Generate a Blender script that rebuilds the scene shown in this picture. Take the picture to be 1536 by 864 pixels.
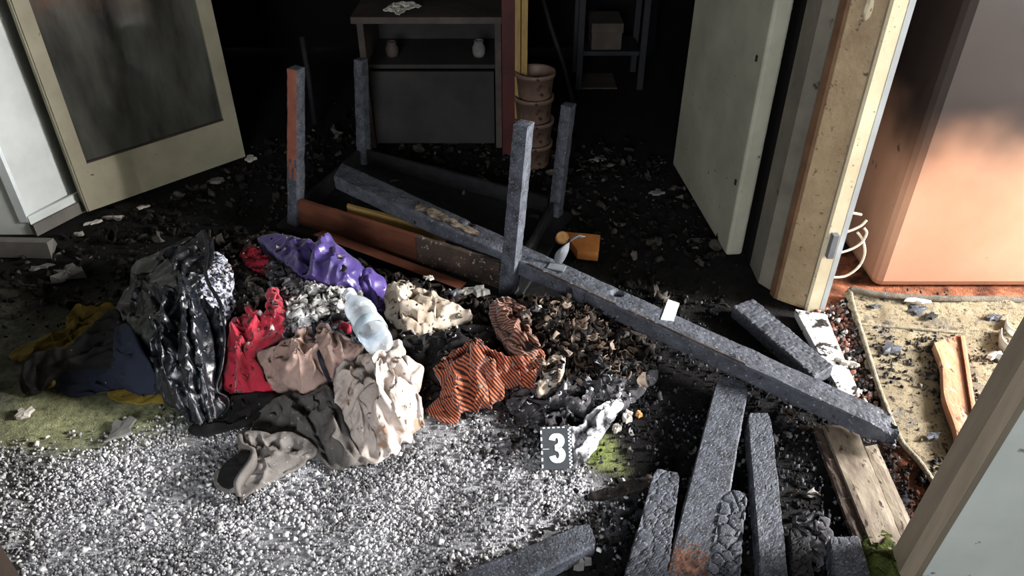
import bpy, bmesh, math, random
import numpy as np
from mathutils import Vector, Matrix
from mathutils.bvhtree import BVHTree
from mathutils.geometry import delaunay_2d_cdt

# ------------------------------------------------------------------ camera, world, lights
for o in list(bpy.data.objects):
    bpy.data.objects.remove(o)
scene = bpy.context.scene
COL = scene.collection
W, H, F = 1536.0, 864.0, 1140.0
PITCH = math.radians(35.3)
CAMZ = 1.6
cam_d = bpy.data.cameras.new('camera')
cam = bpy.data.objects.new('camera', cam_d)
COL.objects.link(cam)
cam.location = (0, 0, CAMZ)
cam.rotation_euler = (math.pi / 2 - PITCH, 0, 0)
cam_d.sensor_width = 36.0
cam_d.lens = 36.0 * F / W
cam_d.clip_start = 0.05
scene.camera = cam

world = bpy.data.worlds.new('daylight')
scene.world = world
world.use_nodes = True
bg = world.node_tree.nodes['Background']
bg.inputs[0].default_value = (0.80, 0.90, 1.0, 1)
bg.inputs[1].default_value = 0.8


def area(name, loc, target, sx, sy, power, color=(1, 1, 1)):
    d = bpy.data.lights.new(name, 'AREA')
    d.shape = 'RECTANGLE'
    d.size, d.size_y, d.energy, d.color = sx, sy, power, color
    o = bpy.data.objects.new(name, d)
    COL.objects.link(o)
    o.location = loc
    v = Vector(target) - Vector(loc)
    o.rotation_euler = v.to_track_quat('-Z', 'Y').to_euler()
    return o


# daylight entering by the window of the side room and by the window behind the camera
area('window_side_room_offscreen', (4.43, 1.35, 1.85), (0.0, 1.35, 1.85), 1.1, 1.2, 690, (1.0, 0.985, 0.97))
area('window_behind_offscreen', (-0.75, -2.29, 1.75), (-0.75, 0.0, 1.75), 1.3, 1.2, 86, (0.92, 0.95, 1.0))

vs = scene.view_settings
vs.view_transform = 'Standard'
vs.look = 'None'
vs.gamma = 1.0
vs.use_curve_mapping = False
vs.exposure = 0.55

# ------------------------------------------------------------------ helpers
SP, CP = math.sin(PITCH), math.cos(PITCH)


def ray(px, py):
    a, b = (px - W / 2) / F, (H / 2 - py) / F
    return Vector((a, CP + b * SP, -SP + b * CP))


def P(px, py, z=0.0):
    d = ray(px, py)
    t = (z - CAMZ) / d.z
    return Vector((d.x * t, d.y * t, z))


def PY(px, py, y):
    """point of the pixel ray in the upright plane at distance y"""
    d = ray(px, py)
    t = y / d.y
    return Vector((d.x * t, y, CAMZ + d.z * t))


def proj(x, y, z=0.0):
    """vectorised world -> pixel"""
    dz = z - CAMZ
    depth = y * CP - dz * SP
    up = y * SP + dz * CP
    return W / 2 + F * x / depth, H / 2 - F * up / depth


rng = np.random.default_rng(7)
random.seed(5)


def lin(c):
    return tuple(((v / 255.0) / 12.92 if v / 255.0 <= 0.04045 else ((v / 255.0 + 0.055) / 1.055) ** 2.4) for v in c[:3]) + (1.0,)


def _hash(ix, iy, iz, seed):
    h = (ix.astype(np.int64) * 374761393 + iy.astype(np.int64) * 668265263 + iz.astype(np.int64) * 2147483647 + seed * 974634777) & 0xffffffff
    h = ((h ^ (h >> 13)) * 1274126177) & 0xffffffff
    h = ((h ^ (h >> 16)) * 2246822519) & 0xffffffff
    return ((h ^ (h >> 15)) & 0xffffff).astype(np.float64) / 0xffffff


def vnoise(x, y, z=None, seed=0):
    """smooth gradient-like value noise in -1..1"""
    x = np.asarray(x, float)
    y = np.asarray(y, float)
    z = np.zeros_like(x) if z is None else np.asarray(z, float)
    ix, iy, iz = np.floor(x), np.floor(y), np.floor(z)
    fx, fy, fz = x - ix, y - iy, z - iz
    u = [t * t * t * (t * (t * 6 - 15) + 10) for t in (fx, fy, fz)]
    r = 0
    for a in (0, 1):
        for b in (0, 1):
            for c in (0, 1):
                w = (u[0] if a else 1 - u[0]) * (u[1] if b else 1 - u[1]) * (u[2] if c else 1 - u[2])
                r = r + w * _hash(ix + a, iy + b, iz + c, seed)
    return r * 2 - 1


def gnoise(x, y, seed=0):
    ix, iy = np.floor(x), np.floor(y)
    fx_, fy_ = x - ix, y - iy
    u, v = [t * t * t * (t * (t * 6 - 15) + 10) for t in (fx_, fy_)]
    r = 0
    for a in (0, 1):
        for b in (0, 1):
            th = 2 * np.pi * _hash(ix + a, iy + b, ix * 0, seed)
            d = np.cos(th) * (fx_ - a) + np.sin(th) * (fy_ - b)
            r = r + d * (u if a else 1 - u) * (v if b else 1 - v)
    return r * 1.5


def fbm(x, y, z=None, seed=0, octs=4):
    r, a, f = 0, 0.5, 1.0
    for i in range(octs):
        r = r + a * vnoise(x * f, y * f, None if z is None else z * f, seed + i * 17)
        a *= 0.5
        f *= 2.03
    return r


def worley(x, y, z, seed=0):
    ix, iy, iz = np.floor(x), np.floor(y), np.floor(z)
    f1 = np.full(x.shape, 9.0)
    f2 = np.full(x.shape, 9.0)
    for a in (-1, 0, 1):
        for b in (-1, 0, 1):
            for c in (-1, 0, 1):
                gx, gy, gz = ix + a, iy + b, iz + c
                px = gx + _hash(gx, gy, gz, seed)
                py = gy + _hash(gx, gy, gz, seed + 1)
                pz = gz + _hash(gx, gy, gz, seed + 2)
                d = np.sqrt((px - x) ** 2 + (py - y) ** 2 + (pz - z) ** 2)
                n = d < f1
                f2 = np.where(n, f1, np.minimum(f2, d))
                f1 = np.where(n, d, f1)
    return f1, f2


def inpoly(x, y, poly):
    r = np.zeros(np.shape(x), bool)
    n = len(poly)
    j = n - 1
    for i in range(n):
        xi, yi, xj, yj = poly[i][0], poly[i][1], poly[j][0], poly[j][1]
        c = ((yi > y) != (yj > y)) & (x < (xj - xi) * (y - yi) / ((yj - yi) or 1e-12) + xi)
        r ^= c
        j = i
    return r


def polydist(x, y, pts, closed=True):
    d = np.full(np.shape(x), 1e9)
    n = len(pts)
    for i in range(n if closed else n - 1):
        ax, ay = pts[i][0], pts[i][1]
        bx, by = pts[(i + 1) % n][0], pts[(i + 1) % n][1]
        vx, vy = bx - ax, by - ay
        L = vx * vx + vy * vy + 1e-12
        t = np.clip(((x - ax) * vx + (y - ay) * vy) / L, 0, 1)
        d = np.minimum(d, np.hypot(x - ax - t * vx, y - ay - t * vy))
    return d


def softmask(x, y, pxpoly, width, namp=0.0, nscale=8.0, seed=0, z=0.0):
    poly = [P(p[0], p[1], z) for p in pxpoly]
    d = polydist(x, y, poly)
    d = np.where(inpoly(x, y, poly), d, -d)
    if namp:
        d = d + namp * fbm(x * nscale, y * nscale, seed=seed)
    t = np.clip(d / width * 0.5 + 0.5, 0, 1)
    return t * t * (3 - 2 * t)


# ---- materials
def mat(name, c1, c2=None, scale=14.0, rough=0.8, bump=0.3, bscale=160.0, bdist=0.004, spec=0.3, specks=(), sheen=0.0,
        coat=0.0, contrast=0.25, attr=None, detail=6.0, stretch=(1, 1, 1), emit=None, wrinkle=None):
    m = bpy.data.materials.new(name)
    m.use_nodes = True
    nt = m.node_tree
    N, L = nt.nodes, nt.links
    b = N['Principled BSDF']
    tc = N.new('ShaderNodeTexCoord')
    mp = N.new('ShaderNodeMapping')
    mp.inputs['Scale'].default_value = stretch
    L.new(tc.outputs['Object'], mp.inputs[0])
    vec = mp.outputs[0]

    def noise(sc, det=detail, rg=0.6):
        n = N.new('ShaderNodeTexNoise')
        n.inputs['Scale'].default_value = sc
        n.inputs['Detail'].default_value = det
        n.inputs['Roughness'].default_value = rg
        L.new(vec, n.inputs['Vector'])
        return n.outputs['Fac']

    def ramp(src, a, b_, ca=(0, 0, 0, 1), cb=(1, 1, 1, 1)):
        r = N.new('ShaderNodeValToRGB')
        r.color_ramp.elements[0].position = a
        r.color_ramp.elements[1].position = b_
        r.color_ramp.elements[0].color = ca
        r.color_ramp.elements[1].color = cb
        L.new(src, r.inputs[0])
        return r.outputs[0]

    def mix(f, a, b_, mode='MIX'):
        x = N.new('ShaderNodeMix')
        x.data_type = 'RGBA'
        x.blend_type = mode
        if isinstance(f, float):
            x.inputs[0].default_value = f
        else:
            L.new(f, x.inputs[0])
        for k, v in ((6, a), (7, b_)):
            if isinstance(v, tuple):
                x.inputs[k].default_value = v
            else:
                L.new(v, x.inputs[k])
        return x.outputs[2]

    c2 = c2 or tuple(int(v * 0.7) for v in c1)
    col = ramp(noise(scale), 0.5 - contrast, 0.5 + contrast, lin(c2), lin(c1))
    if attr:
        at = N.new('ShaderNodeAttribute')
        at.attribute_name = attr
        col = mix(1.0, at.outputs['Color'], ramp(noise(scale), 0.5 - contrast, 0.5 + contrast, (0.45, 0.45, 0.45, 1), (1.45, 1.45, 1.45, 1)), 'MULTIPLY')
    for (amount, c, sc) in specks:
        f = ramp(noise(sc, 5.0), 0.60 - amount, 0.66 - amount)
        col = mix(f, col, lin(c))
    L.new(col, b.inputs['Base Color'])
    b.inputs['Roughness'].default_value = rough
    b.inputs['Specular IOR Level'].default_value = spec
    if sheen:
        b.inputs['Sheen Weight'].default_value = sheen
    if coat:
        b.inputs['Coat Weight'].default_value = coat
        b.inputs['Coat Roughness'].default_value = 0.25
    if emit:
        b.inputs['Emission Color'].default_value = emit
        b.inputs['Emission Strength'].default_value = 1.0
    if bump:
        bp = N.new('ShaderNodeBump')
        bp.inputs['Strength'].default_value = bump
        bp.inputs['Distance'].default_value = bdist
        L.new(noise(bscale, 5.0), bp.inputs['Height'])
        last = bp
        if wrinkle:
            wn = N.new('ShaderNodeTexNoise')
            wn.noise_type = 'RIDGED_MULTIFRACTAL'
            wn.inputs['Scale'].default_value = wrinkle[0]
            wn.inputs['Detail'].default_value = 3.0
            wn.inputs['Roughness'].default_value = 0.45
            wn.inputs['Distortion'].default_value = 0.8
            L.new(vec, wn.inputs['Vector'])
            b2 = N.new('ShaderNodeBump')
            b2.inputs['Strength'].default_value = wrinkle[1]
            b2.inputs['Distance'].default_value = wrinkle[2]
            L.new(wn.outputs['Fac'], b2.inputs['Height'])
            L.new(bp.outputs[0], b2.inputs['Normal'])
            last = b2
        L.new(last.outputs[0], b.inputs['Normal'])
    return m


# ---- objects
def origin_of(parent):
    v = Vector((0, 0, 0))
    while parent is not None:
        v += parent.location
        parent = parent.parent
    return v


def obj(name, verts, faces, m, parent=None, smooth=False, label=None, cat=None, group=None, kind=None, center=True):
    V = np.asarray([tuple(v) for v in verts], float) if not isinstance(verts, np.ndarray) else verts.copy()
    me = bpy.data.meshes.new(name)
    o = bpy.data.objects.new(name, me)
    COL.objects.link(o)
    base = np.array(origin_of(parent))
    if parent is None and center:
        loc = np.array([(V[:, 0].min() + V[:, 0].max()) / 2, (V[:, 1].min() + V[:, 1].max()) / 2, V[:, 2].min()])
        o.location = tuple(loc)
        base = loc
    V = V - base
    me.from_pydata(V.tolist(), [], [tuple(int(i) for i in f) for f in faces])
    me.update()
    if smooth:
        me.shade_smooth()
    if m is not None:
        me.materials.append(m)
    if parent is not None:
        o.parent = parent
    tag(o, label, cat, group, kind)
    return o


def tag(o, label=None, cat=None, group=None, kind=None):
    if label:
        o['label'] = label
    if cat:
        o['category'] = cat
    if group:
        o['group'] = group
    if kind:
        o['kind'] = kind
    return o


def thing(name, label, cat, loc, group=None, kind=None):
    o = bpy.data.objects.new(name, None)
    COL.objects.link(o)
    o.location = tuple(loc)
    o.empty_display_size = 0.05
    return tag(o, label, cat, group, kind)


def clean(V, F_):
    """make normals consistent"""
    bm = bmesh.new()
    vs_ = [bm.verts.new(v) for v in V]
    for f in F_:
        try:
            bm.faces.new([vs_[i] for i in f])
        except ValueError:
            pass
    bmesh.ops.recalc_face_normals(bm, faces=bm.faces)
    bm.verts.index_update()
    v = [tuple(x.co) for x in bm.verts]
    f = [[x.index for x in fc.verts] for fc in bm.faces]
    bm.free()
    return v, f


def hexa(c8, n=(1, 1, 1), disp=None, r=0.0, endround=0.0):
    """subdivided six-sided block; c8 = bottom 00,10,11,01 then top 00,10,11,01"""
    c = [np.array(v, float) for v in c8]
    nu, nv, nw = n
    U = (c[1] - c[0]) + (c[5] - c[4])
    Vv = (c[3] - c[0]) + (c[7] - c[4])
    Ww = c[4] - c[0]
    U, Vv, Ww = [a / (np.linalg.norm(a) + 1e-12) for a in (U, Vv, Ww)]
    idx, pts, nor, cnt = {}, [], [], []
    for i in range(nu + 1):
        for j in range(nv + 1):
            for k in range(nw + 1):
                ei = (i == nu) * 1 - (i == 0) * 1
                ej = (j == nv) * 1 - (j == 0) * 1
                ek = (k == nw) * 1 - (k == 0) * 1
                if not (ei or ej or ek):
                    continue
                u, v, w = i / nu, j / nv, k / nw
                if endround and u > 1 - endround:
                    v = 0.5 + (v - 0.5) * (1 - 0.3 * ((u - 1 + endround) / endround) ** 3)
                b = (c[0] * (1 - u) + c[1] * u) * (1 - v) + (c[3] * (1 - u) + c[2] * u) * v
                t = (c[4] * (1 - u) + c[5] * u) * (1 - v) + (c[7] * (1 - u) + c[6] * u) * v
                idx[(i, j, k)] = len(pts)
                pts.append(b * (1 - w) + t * w)
                nor.append(U * ei + Vv * ej + Ww * ek)
                cnt.append(abs(ei) + abs(ej) + abs(ek))
    pts, nor, cnt = np.array(pts), np.array(nor), np.array(cnt)
    if r:
        pts = pts - nor * (r * 0.35 * (cnt > 1))[:, None]
    if disp is not None:
        nn = nor / np.linalg.norm(nor, axis=1)[:, None]
        pts = pts + nn * disp(pts)[:, None]
    fs = []
    for i in range(nu):
        for j in range(nv):
            fs.append([idx[(i, j, 0)], idx[(i, j + 1, 0)], idx[(i + 1, j + 1, 0)], idx[(i + 1, j, 0)]])
            fs.append([idx[(i, j, nw)], idx[(i + 1, j, nw)], idx[(i + 1, j + 1, nw)], idx[(i, j + 1, nw)]])
    for i in range(nu):
        for k in range(nw):
            fs.append([idx[(i, 0, k)], idx[(i + 1, 0, k)], idx[(i + 1, 0, k + 1)], idx[(i, 0, k + 1)]])
            fs.append([idx[(i, nv, k)], idx[(i, nv, k + 1)], idx[(i + 1, nv, k + 1)], idx[(i + 1, nv, k)]])
    for j in range(nv):
        for k in range(nw):
            fs.append([idx[(0, j, k)], idx[(0, j, k + 1)], idx[(0, j + 1, k + 1)], idx[(0, j + 1, k)]])
            fs.append([idx[(nu, j, k)], idx[(nu, j + 1, k)], idx[(nu, j + 1, k + 1)], idx[(nu, j, k + 1)]])
    return clean(pts, fs)


def box(x0, x1, y0, y1, z0, z1):
    return hexa([(x0, y0, z0), (x1, y0, z0), (x1, y1, z0), (x0, y1, z0), (x0, y0, z1), (x1, y0, z1), (x1, y1, z1), (x0, y1, z1)])


def rbox(x0, x1, y0, y1, z0, z1, b=0.004, rot=0.0, about=None):
    bm = bmesh.new()
    bmesh.ops.create_cube(bm, size=1)
    for v in bm.verts:
        v.co = Vector(((x0 + x1) / 2 + v.co.x * (x1 - x0), (y0 + y1) / 2 + v.co.y * (y1 - y0), (z0 + z1) / 2 + v.co.z * (z1 - z0)))
    bmesh.ops.bevel(bm, geom=list(bm.edges), offset=b, segments=2, profile=0.5, affect='EDGES')
    if rot:
        c = Vector(about or ((x0 + x1) / 2, (y0 + y1) / 2, z0))
        bmesh.ops.rotate(bm, cent=c, matrix=Matrix.Rotation(rot, 3, 'Z'), verts=bm.verts)
    bm.verts.index_update()
    r = [tuple(v.co) for v in bm.verts], [[v.index for v in f.verts] for f in bm.faces]
    bm.free()
    return r


def prism(poly, z0, z1):
    n = len(poly)
    V = [(p[0], p[1], z0) for p in poly] + [(p[0], p[1], z1) for p in poly]
    Fs = [[i, (i + 1) % n, n + (i + 1) % n, n + i] for i in range(n)] + [list(range(n))[::-1], list(range(n, 2 * n))]
    return clean(V, Fs)


def tube(pts, r, seg=8, closed=False):
    pts = [Vector(p) for p in pts]
    n = len(pts)
    rs = r if isinstance(r, (list, tuple)) else [r] * n
    V, Fs = [], []
    for i, p in enumerate(pts):
        t = (pts[(i + 1) % n if closed else min(i + 1, n - 1)] - pts[(i - 1) % n if closed else max(i - 1, 0)]).normalized()
        a = t.orthogonal() if abs(t.z) > 0.95 else t.cross(Vector((0, 0, 1)))
        a.normalize()
        b = t.cross(a)
        for k in range(seg):
            th = 2 * math.pi * k / seg
            V.append(p + (a * math.cos(th) + b * math.sin(th)) * rs[i])
    for i in range(n if closed else n - 1):
        for k in range(seg):
            i2 = (i + 1) % n
            Fs.append([i * seg + k, i * seg + (k + 1) % seg, i2 * seg + (k + 1) % seg, i2 * seg + k])
    if not closed:
        Fs.append(list(range(seg))[::-1])
        Fs.append([(n - 1) * seg + k for k in range(seg)])
    return V, Fs


def lathe(profile, seg=28):
    """profile: (radius, height) pairs around the z axis"""
    V, Fs = [], []
    for (r_, h) in profile:
        for k in range(seg):
            a = 2 * math.pi * k / seg
            V.append(Vector((r_ * math.cos(a), r_ * math.sin(a), h)))
    for i in range(len(profile) - 1):
        for k in range(seg):
            Fs.append([i * seg + k, i * seg + (k + 1) % seg, (i + 1) * seg + (k + 1) % seg, (i + 1) * seg + k])
    return V, Fs


def spline(pts, n=10):
    """Catmull-Rom through points"""
    pts = [Vector(p) for p in pts]
    out = []
    for i in range(len(pts) - 1):
        p0, p1, p2, p3 = pts[max(i - 1, 0)], pts[i], pts[i + 1], pts[min(i + 2, len(pts) - 1)]
        for k in range(n):
            t = k / n
            out.append(0.5 * ((2 * p1) + (p2 - p0) * t + (2 * p0 - 5 * p1 + 4 * p2 - p3) * t * t + (3 * p1 - p0 - 3 * p2 + p3) * t ** 3))
    out.append(pts[-1])
    return out


# ---- cloth: an outline on the heap, a smooth body through heights, folds and crumples, a hem that turns down
def ridged(x, y, seed, octs=3):
    """crumpled cloth: rounded bulges with sharp valleys, crossed by thin sharp creases"""
    wx = x + 0.6 * gnoise(x * 0.7 + 3.1, y * 0.7, seed + 50) + 0.25 * gnoise(x * 1.9, y * 1.9 + 5, seed + 52)
    wy = y + 0.6 * gnoise(x * 0.7, y * 0.7 + 7.7, seed + 51) + 0.25 * gnoise(x * 1.9 + 8, y * 1.9, seed + 53)
    bil = np.sqrt(np.abs(gnoise(wx * 0.8, wy * 0.8, seed)) + 0.004) * 1.7 - 0.9
    r1 = np.clip(1 - np.abs(gnoise(wx * 1.1 + 4, wy * 1.1, seed + 13)) * 3.2, 0, 1) ** 1.3
    r2 = np.clip(1 - np.abs(gnoise(wx * 2.3, wy * 2.3 + 9, seed + 26)) * 3.0, 0, 1) ** 1.3
    r3 = np.abs(gnoise(wx * 4.6, wy * 4.6, seed + 39))
    return bil * 0.85 + r1 * 0.9 + r2 * 0.24 - r3 * 0.08 - 0.35


DRAPED = []


def drape(name, outline, m, ctrl=(), folds=(), crumple=(0.012, 14.0), aniso=(0.0, 1.0), fine=0.0, spacing=0.006, thick=0.012,
          drop=0.03, seed=1, rag=0.035, parent=None, stripes=None, bulge=0.0, **kw):
    pts = [P(*p) for p in outline]
    n = len(pts)
    # smooth closed outline
    sm = []
    for i in range(n):
        p0, p1, p2, p3 = pts[i - 1], pts[i], pts[(i + 1) % n], pts[(i + 2) % n]
        L = (p2 - p1).length
        k = max(2, int(L / spacing))
        for j in range(k):
            t = j / k
            c = 0.5 * ((2 * p1) + (p2 - p0) * t + (2 * p0 - 5 * p1 + 4 * p2 - p3) * t * t + (3 * p1 - p0 - 3 * p2 + p3) * t ** 3)
            sm.append(p1.lerp(p2, t).lerp(c, 0.75))
    B = np.array([tuple(v) for v in sm])
    if rag:
        ctr = B.mean(axis=0)
        f = 1 + rag * (fbm(B[:, 0] * 45, B[:, 1] * 45, seed=seed + 5) + 0.9 * fbm(B[:, 0] * 16, B[:, 1] * 16, seed=seed + 6))
        B[:, :2] = ctr[:2] + (B[:, :2] - ctr[:2]) * f[:, None]
    # interior lattice
    x0, y0 = B[:, 0].min(), B[:, 1].min()
    x1, y1 = B[:, 0].max(), B[:, 1].max()
    gx, gy = np.meshgrid(np.arange(x0, x1, spacing), np.arange(y0, y1, spacing * 0.866))
    gx = gx + (np.arange(gx.shape[0]) % 2)[:, None] * spacing * 0.5
    gx, gy = gx.ravel(), gy.ravel()
    poly = B[:, :2].tolist()
    ok = inpoly(gx, gy, poly)
    gx, gy = gx[ok], gy[ok]
    ok = polydist(gx, gy, poly) > spacing * 0.55
    gx, gy = gx[ok], gy[ok]
    nb = len(B)
    vin = [Vector((a, b)) for a, b in poly] + [Vector((a, b)) for a, b in zip(gx, gy)]
    out = delaunay_2d_cdt(vin, [(i, (i + 1) % nb) for i in range(nb)], [], 1, 1e-7)
    V2 = np.array([tuple(v) for v in out[0]])
    Fs = [list(f) for f in out[2]]
    X, Y = V2[:, 0], V2[:, 1]
    # body through the given heights
    cs = pts + [P(*c) for c in ctrl]
    C = np.array([tuple(c) for c in cs])
    D = np.hypot(C[:, None, 0] - C[None, :, 0], C[:, None, 1] - C[None, :, 1])
    A = np.hstack([D, np.ones((len(C), 1))])
    A = np.vstack([A, np.append(np.ones(len(C)), 0)])
    wts = np.linalg.lstsq(A + np.diag([1e-6] * len(C) + [0]), np.append(C[:, 2], 0), rcond=None)[0]
    DV = np.hypot(X[:, None] - C[None, :, 0], Y[:, None] - C[None, :, 1])
    Z = DV @ wts[:-1] + wts[-1]
    ed = polydist(X, Y, poly)
    fade = np.clip(ed / 0.035, 0, 1)
    fade = fade * fade * (3 - 2 * fade)
    Z = Z + bulge * fade
    ca, sa = math.cos(aniso[0]), math.sin(aniso[0])
    xr, yr = X * ca + Y * sa, (-X * sa + Y * ca)
    amp, sc = crumple
    amp = amp * 1.15
    fine = fine * 0.6 or amp * 0.06
    Z = Z + (0.3 + 0.7 * fade) * amp * ridged(xr * sc / aniso[1], yr * sc, seed)
    wv = yr * sc * 1.15 + 0.9 * gnoise(xr * sc * 0.35, yr * sc * 0.35, seed + 81)
    pl = np.clip(1 - np.abs(gnoise(xr * sc * 0.3 / aniso[1], wv, seed + 82)) * 3.4, 0, 1) ** 1.2
    Z = Z + (0.3 + 0.7 * fade) * amp * 1.5 * (pl - 0.35)
    if fine:
        Z = Z + fine * ridged(xr * sc * 2.7 / aniso[1], yr * sc * 2.7, seed + 9)
    for fd in folds:
        line = [P(q[0], q[1], fd[3] if len(fd) > 3 else 0.1) for q in fd[0]]
        wob = 0.35 * fd[2] * vnoise(X * 40, Y * 40, seed=seed + 3)
        d = polydist(X, Y, spline(line, 5), closed=False) + wob
        g = np.clip(1 - np.abs(d) / fd[2], 0, 1)
        Z = Z + 1.7 * fd[1] * g ** 1.5 * (0.4 + 0.6 * fade)
    hx = (0.35 + 0.65 * fade) * amp * 2.1
    X = X + hx * gnoise(xr * sc * 1.3 + 40, yr * sc * 1.3, seed + 71)
    Y = Y + hx * gnoise(xr * sc * 1.3, yr * sc * 1.3 + 40, seed + 72)
    Z = np.maximum(Z, 0.006)
    V = np.column_stack([X, Y, Z])
    # the hem: find boundary loop by edge counts
    ec = {}
    for f in Fs:
        for i in range(len(f)):
            a, b = f[i], f[(i + 1) % len(f)]
            ec.setdefault((min(a, b), max(a, b)), []).append((a, b))
    bnd = [v[0] for v in ec.values() if len(v) == 1]
    nxt = {a: b for a, b in bnd}
    Vl = V.tolist()
    r1, r2, r3 = {}, {}, {}
    prv = {b: a for a, b in bnd}
    for a in nxt:
        pa, pb = V[prv.get(a, a)], V[nxt[a]]
        t = pb - pa
        o_ = np.array([t[1], -t[0], 0.0])
        o_ /= (np.linalg.norm(o_) + 1e-9)
        z = V[a][2]
        r1[a] = len(Vl)
        Vl.append((V[a] + o_ * thick * 0.45 - np.array([0, 0, min(thick * 0.45, z * 0.5)])).tolist())
        r2[a] = len(Vl)
        q = V[a] + o_ * thick * 0.30
        Vl.append([q[0], q[1], max(z - thick * 1.1, 0.002)])
        r3[a] = len(Vl)
        q = V[a] - o_ * thick * 0.6
        Vl.append([q[0], q[1], max(z - thick * 1.3 - drop, 0.001)])
    for a, b in bnd:
        Fs.append([b, a, r1[a], r1[b]])
        Fs.append([r1[b], r1[a], r2[a], r2[b]])
        Fs.append([r2[b], r2[a], r3[a], r3[b]])
    o = obj(name, np.array(Vl), Fs, m, parent, smooth=True, **kw)
    DRAPED.append((np.array(Vl), Fs))
    if stripes:
        VV = np.array(Vl)
        at = o.data.attributes.new('fab', 'FLOAT_VECTOR', 'POINT')
        a = stripes
        ca, sa = math.cos(a), math.sin(a)
        u = VV[:, 0] * ca + VV[:, 1] * sa + 0.035 * vnoise(VV[:, 0] * 11, VV[:, 1] * 11, seed=seed) + VV[:, 2] * 0.55
        v = -VV[:, 0] * sa + VV[:, 1] * ca + 0.035 * vnoise(VV[:, 0] * 11 + 9, VV[:, 1] * 11, seed=seed + 4)
        at.data.foreach_set('vector', np.column_stack([u, v, VV[:, 2]]).astype(np.float32).ravel())
    return o


def char_disp(amp=0.004, cell=55.0, fine=0.0012, seed=0, width=0.16, squash=(1, 1, 1)):
    def f(p):
        x, y, z = p[:, 0] * cell * squash[0], p[:, 1] * cell * squash[1], p[:, 2] * cell * squash[2]
        x = x + 0.4 * vnoise(x * 0.7, y * 0.7, z * 0.7, seed)
        f1, f2 = worley(x, y, z, seed)
        crack = np.exp(-((f2 - f1) / width) ** 2)
        return -amp * crack - amp * 0.2 * f1 ** 2 + fine * fbm(p[:, 0] * 220, p[:, 1] * 220, p[:, 2] * 220, seed) + 0.0025 * fbm(p[:, 0] * 16, p[:, 1] * 16, p[:, 2] * 16, seed + 3)
    return f


def plank(name, quad, thick, m, n=(60, 10, 5), disp=None, r=0.006, parent=None, smooth=False, endround=0.0, **kw):
    """quad: four (px, py, z) pixels of the upper face, going along then across: start-front, end-front, end-back, start-back"""
    t = [P(*q) for q in quad]
    ths = thick if isinstance(thick, (list, tuple)) else [thick] * 4
    b = [v - Vector((0, 0, h)) for v, h in zip(t, ths)]
    V, Fs = hexa(b + t, n, disp, r, endround)
    return obj(name, V, Fs, m, parent, smooth=smooth, **kw)


# ------------------------------------------------------------------ materials
M = {}
M['char'] = mat('char', (84, 88, 98), (32, 33, 37), 30, 0.62, 0.7, 240, 0.003, 0.45, specks=((0.02, (120, 124, 132), 190),), contrast=0.2)
M['char_plank'] = mat('char_plank', (92, 95, 104), (44, 46, 51), 18, 0.6, 0.6, 220, 0.003, 0.4, contrast=0.25, specks=((-0.02, (24, 24, 26), 40), (-0.03, (150, 152, 156), 110)))
M['char_dark'] = mat('char_dark', (34, 34, 37), (12, 11, 12), 24, 0.7, 0.8, 200, 0.004, 0.35)
M['char_wood'] = mat('char_wood', (86, 70, 60), (22, 20, 21), 9, 0.7, 0.6, 160, 0.003, 0.3, contrast=0.18, specks=((0.0, (150, 140, 130), 60),))
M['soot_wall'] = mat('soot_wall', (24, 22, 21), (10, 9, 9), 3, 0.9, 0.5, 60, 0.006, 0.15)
M['soot_ceiling'] = mat('soot_ceiling', (30, 28, 27), (12, 11, 11), 2, 0.9, 0.3, 40, 0.006, 0.15)
M['white_wall'] = mat('white_wall', (220, 224, 222), (188, 192, 190), 5, 0.75, 0.25, 60, 0.003, 0.3)
M['room_wall'] = mat('room_wall', (150, 150, 142), (120, 120, 112), 3, 0.85, 0.3, 60, 0.003, 0.2)
M['wall_warm'] = mat('wall_warm', (140, 134, 120), (84, 80, 72), 3.5, 0.85, 0.3, 50, 0.003, 0.2, specks=((-0.06, (48, 44, 40), 9),))
M['white_gloss'] = mat('white_gloss', (232, 238, 240), (205, 210, 212), 8, 0.45, 0.1, 60, 0.002, 0.4)
M['grey_board'] = mat('grey_board', (120, 116, 110), (88, 84, 80), 10, 0.75, 0.3, 90, 0.002, 0.3)
M['cream_paint'] = mat('cream_paint', (172, 166, 144), (138, 132, 112), 5, 0.6, 0.25, 70, 0.002, 0.35, specks=((-0.08, (70, 62, 50), 40),))
M['door_white'] = mat('door_white', (180, 178, 160), (142, 140, 124), 4, 0.6, 0.25, 60, 0.002, 0.3, specks=((-0.075, (62, 58, 48), 30),))
M['casing'] = mat('casing', (184, 162, 128), (132, 110, 82), 7, 0.5, 0.7, 36, 0.006, 0.45, specks=((-0.02, (110, 84, 58), 50), (-0.05, (50, 38, 30), 26)))
M['casing_light'] = mat('casing_light', (214, 202, 174), (184, 170, 140), 8, 0.45, 0.3, 50, 0.003, 0.45, specks=((-0.05, (90, 70, 50), 60),))
M['near_frame'] = mat('near_frame', (150, 136, 116), (120, 108, 92), 6, 0.6, 0.3, 60, 0.002, 0.35, stretch=(6, 6, 0.6), contrast=0.3)
M['near_panel'] = mat('near_panel', (206, 210, 202), (180, 186, 178), 4, 0.6, 0.2, 40, 0.002, 0.35, specks=((-0.06, (110, 108, 98), 20),))
M['dark_post'] = mat('dark_post', (60, 48, 40), (40, 32, 28), 8, 0.7, 0.3, 60)
M['table_brown'] = mat('table_brown', (112, 66, 46), (74, 42, 31), 9, 0.55, 0.25, 80, 0.002, 0.4, stretch=(1, 1, 4))
M['orange_wood'] = mat('orange_wood', (200, 132, 70), (164, 96, 48), 16, 0.6, 0.3, 90, 0.002, 0.35)
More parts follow.
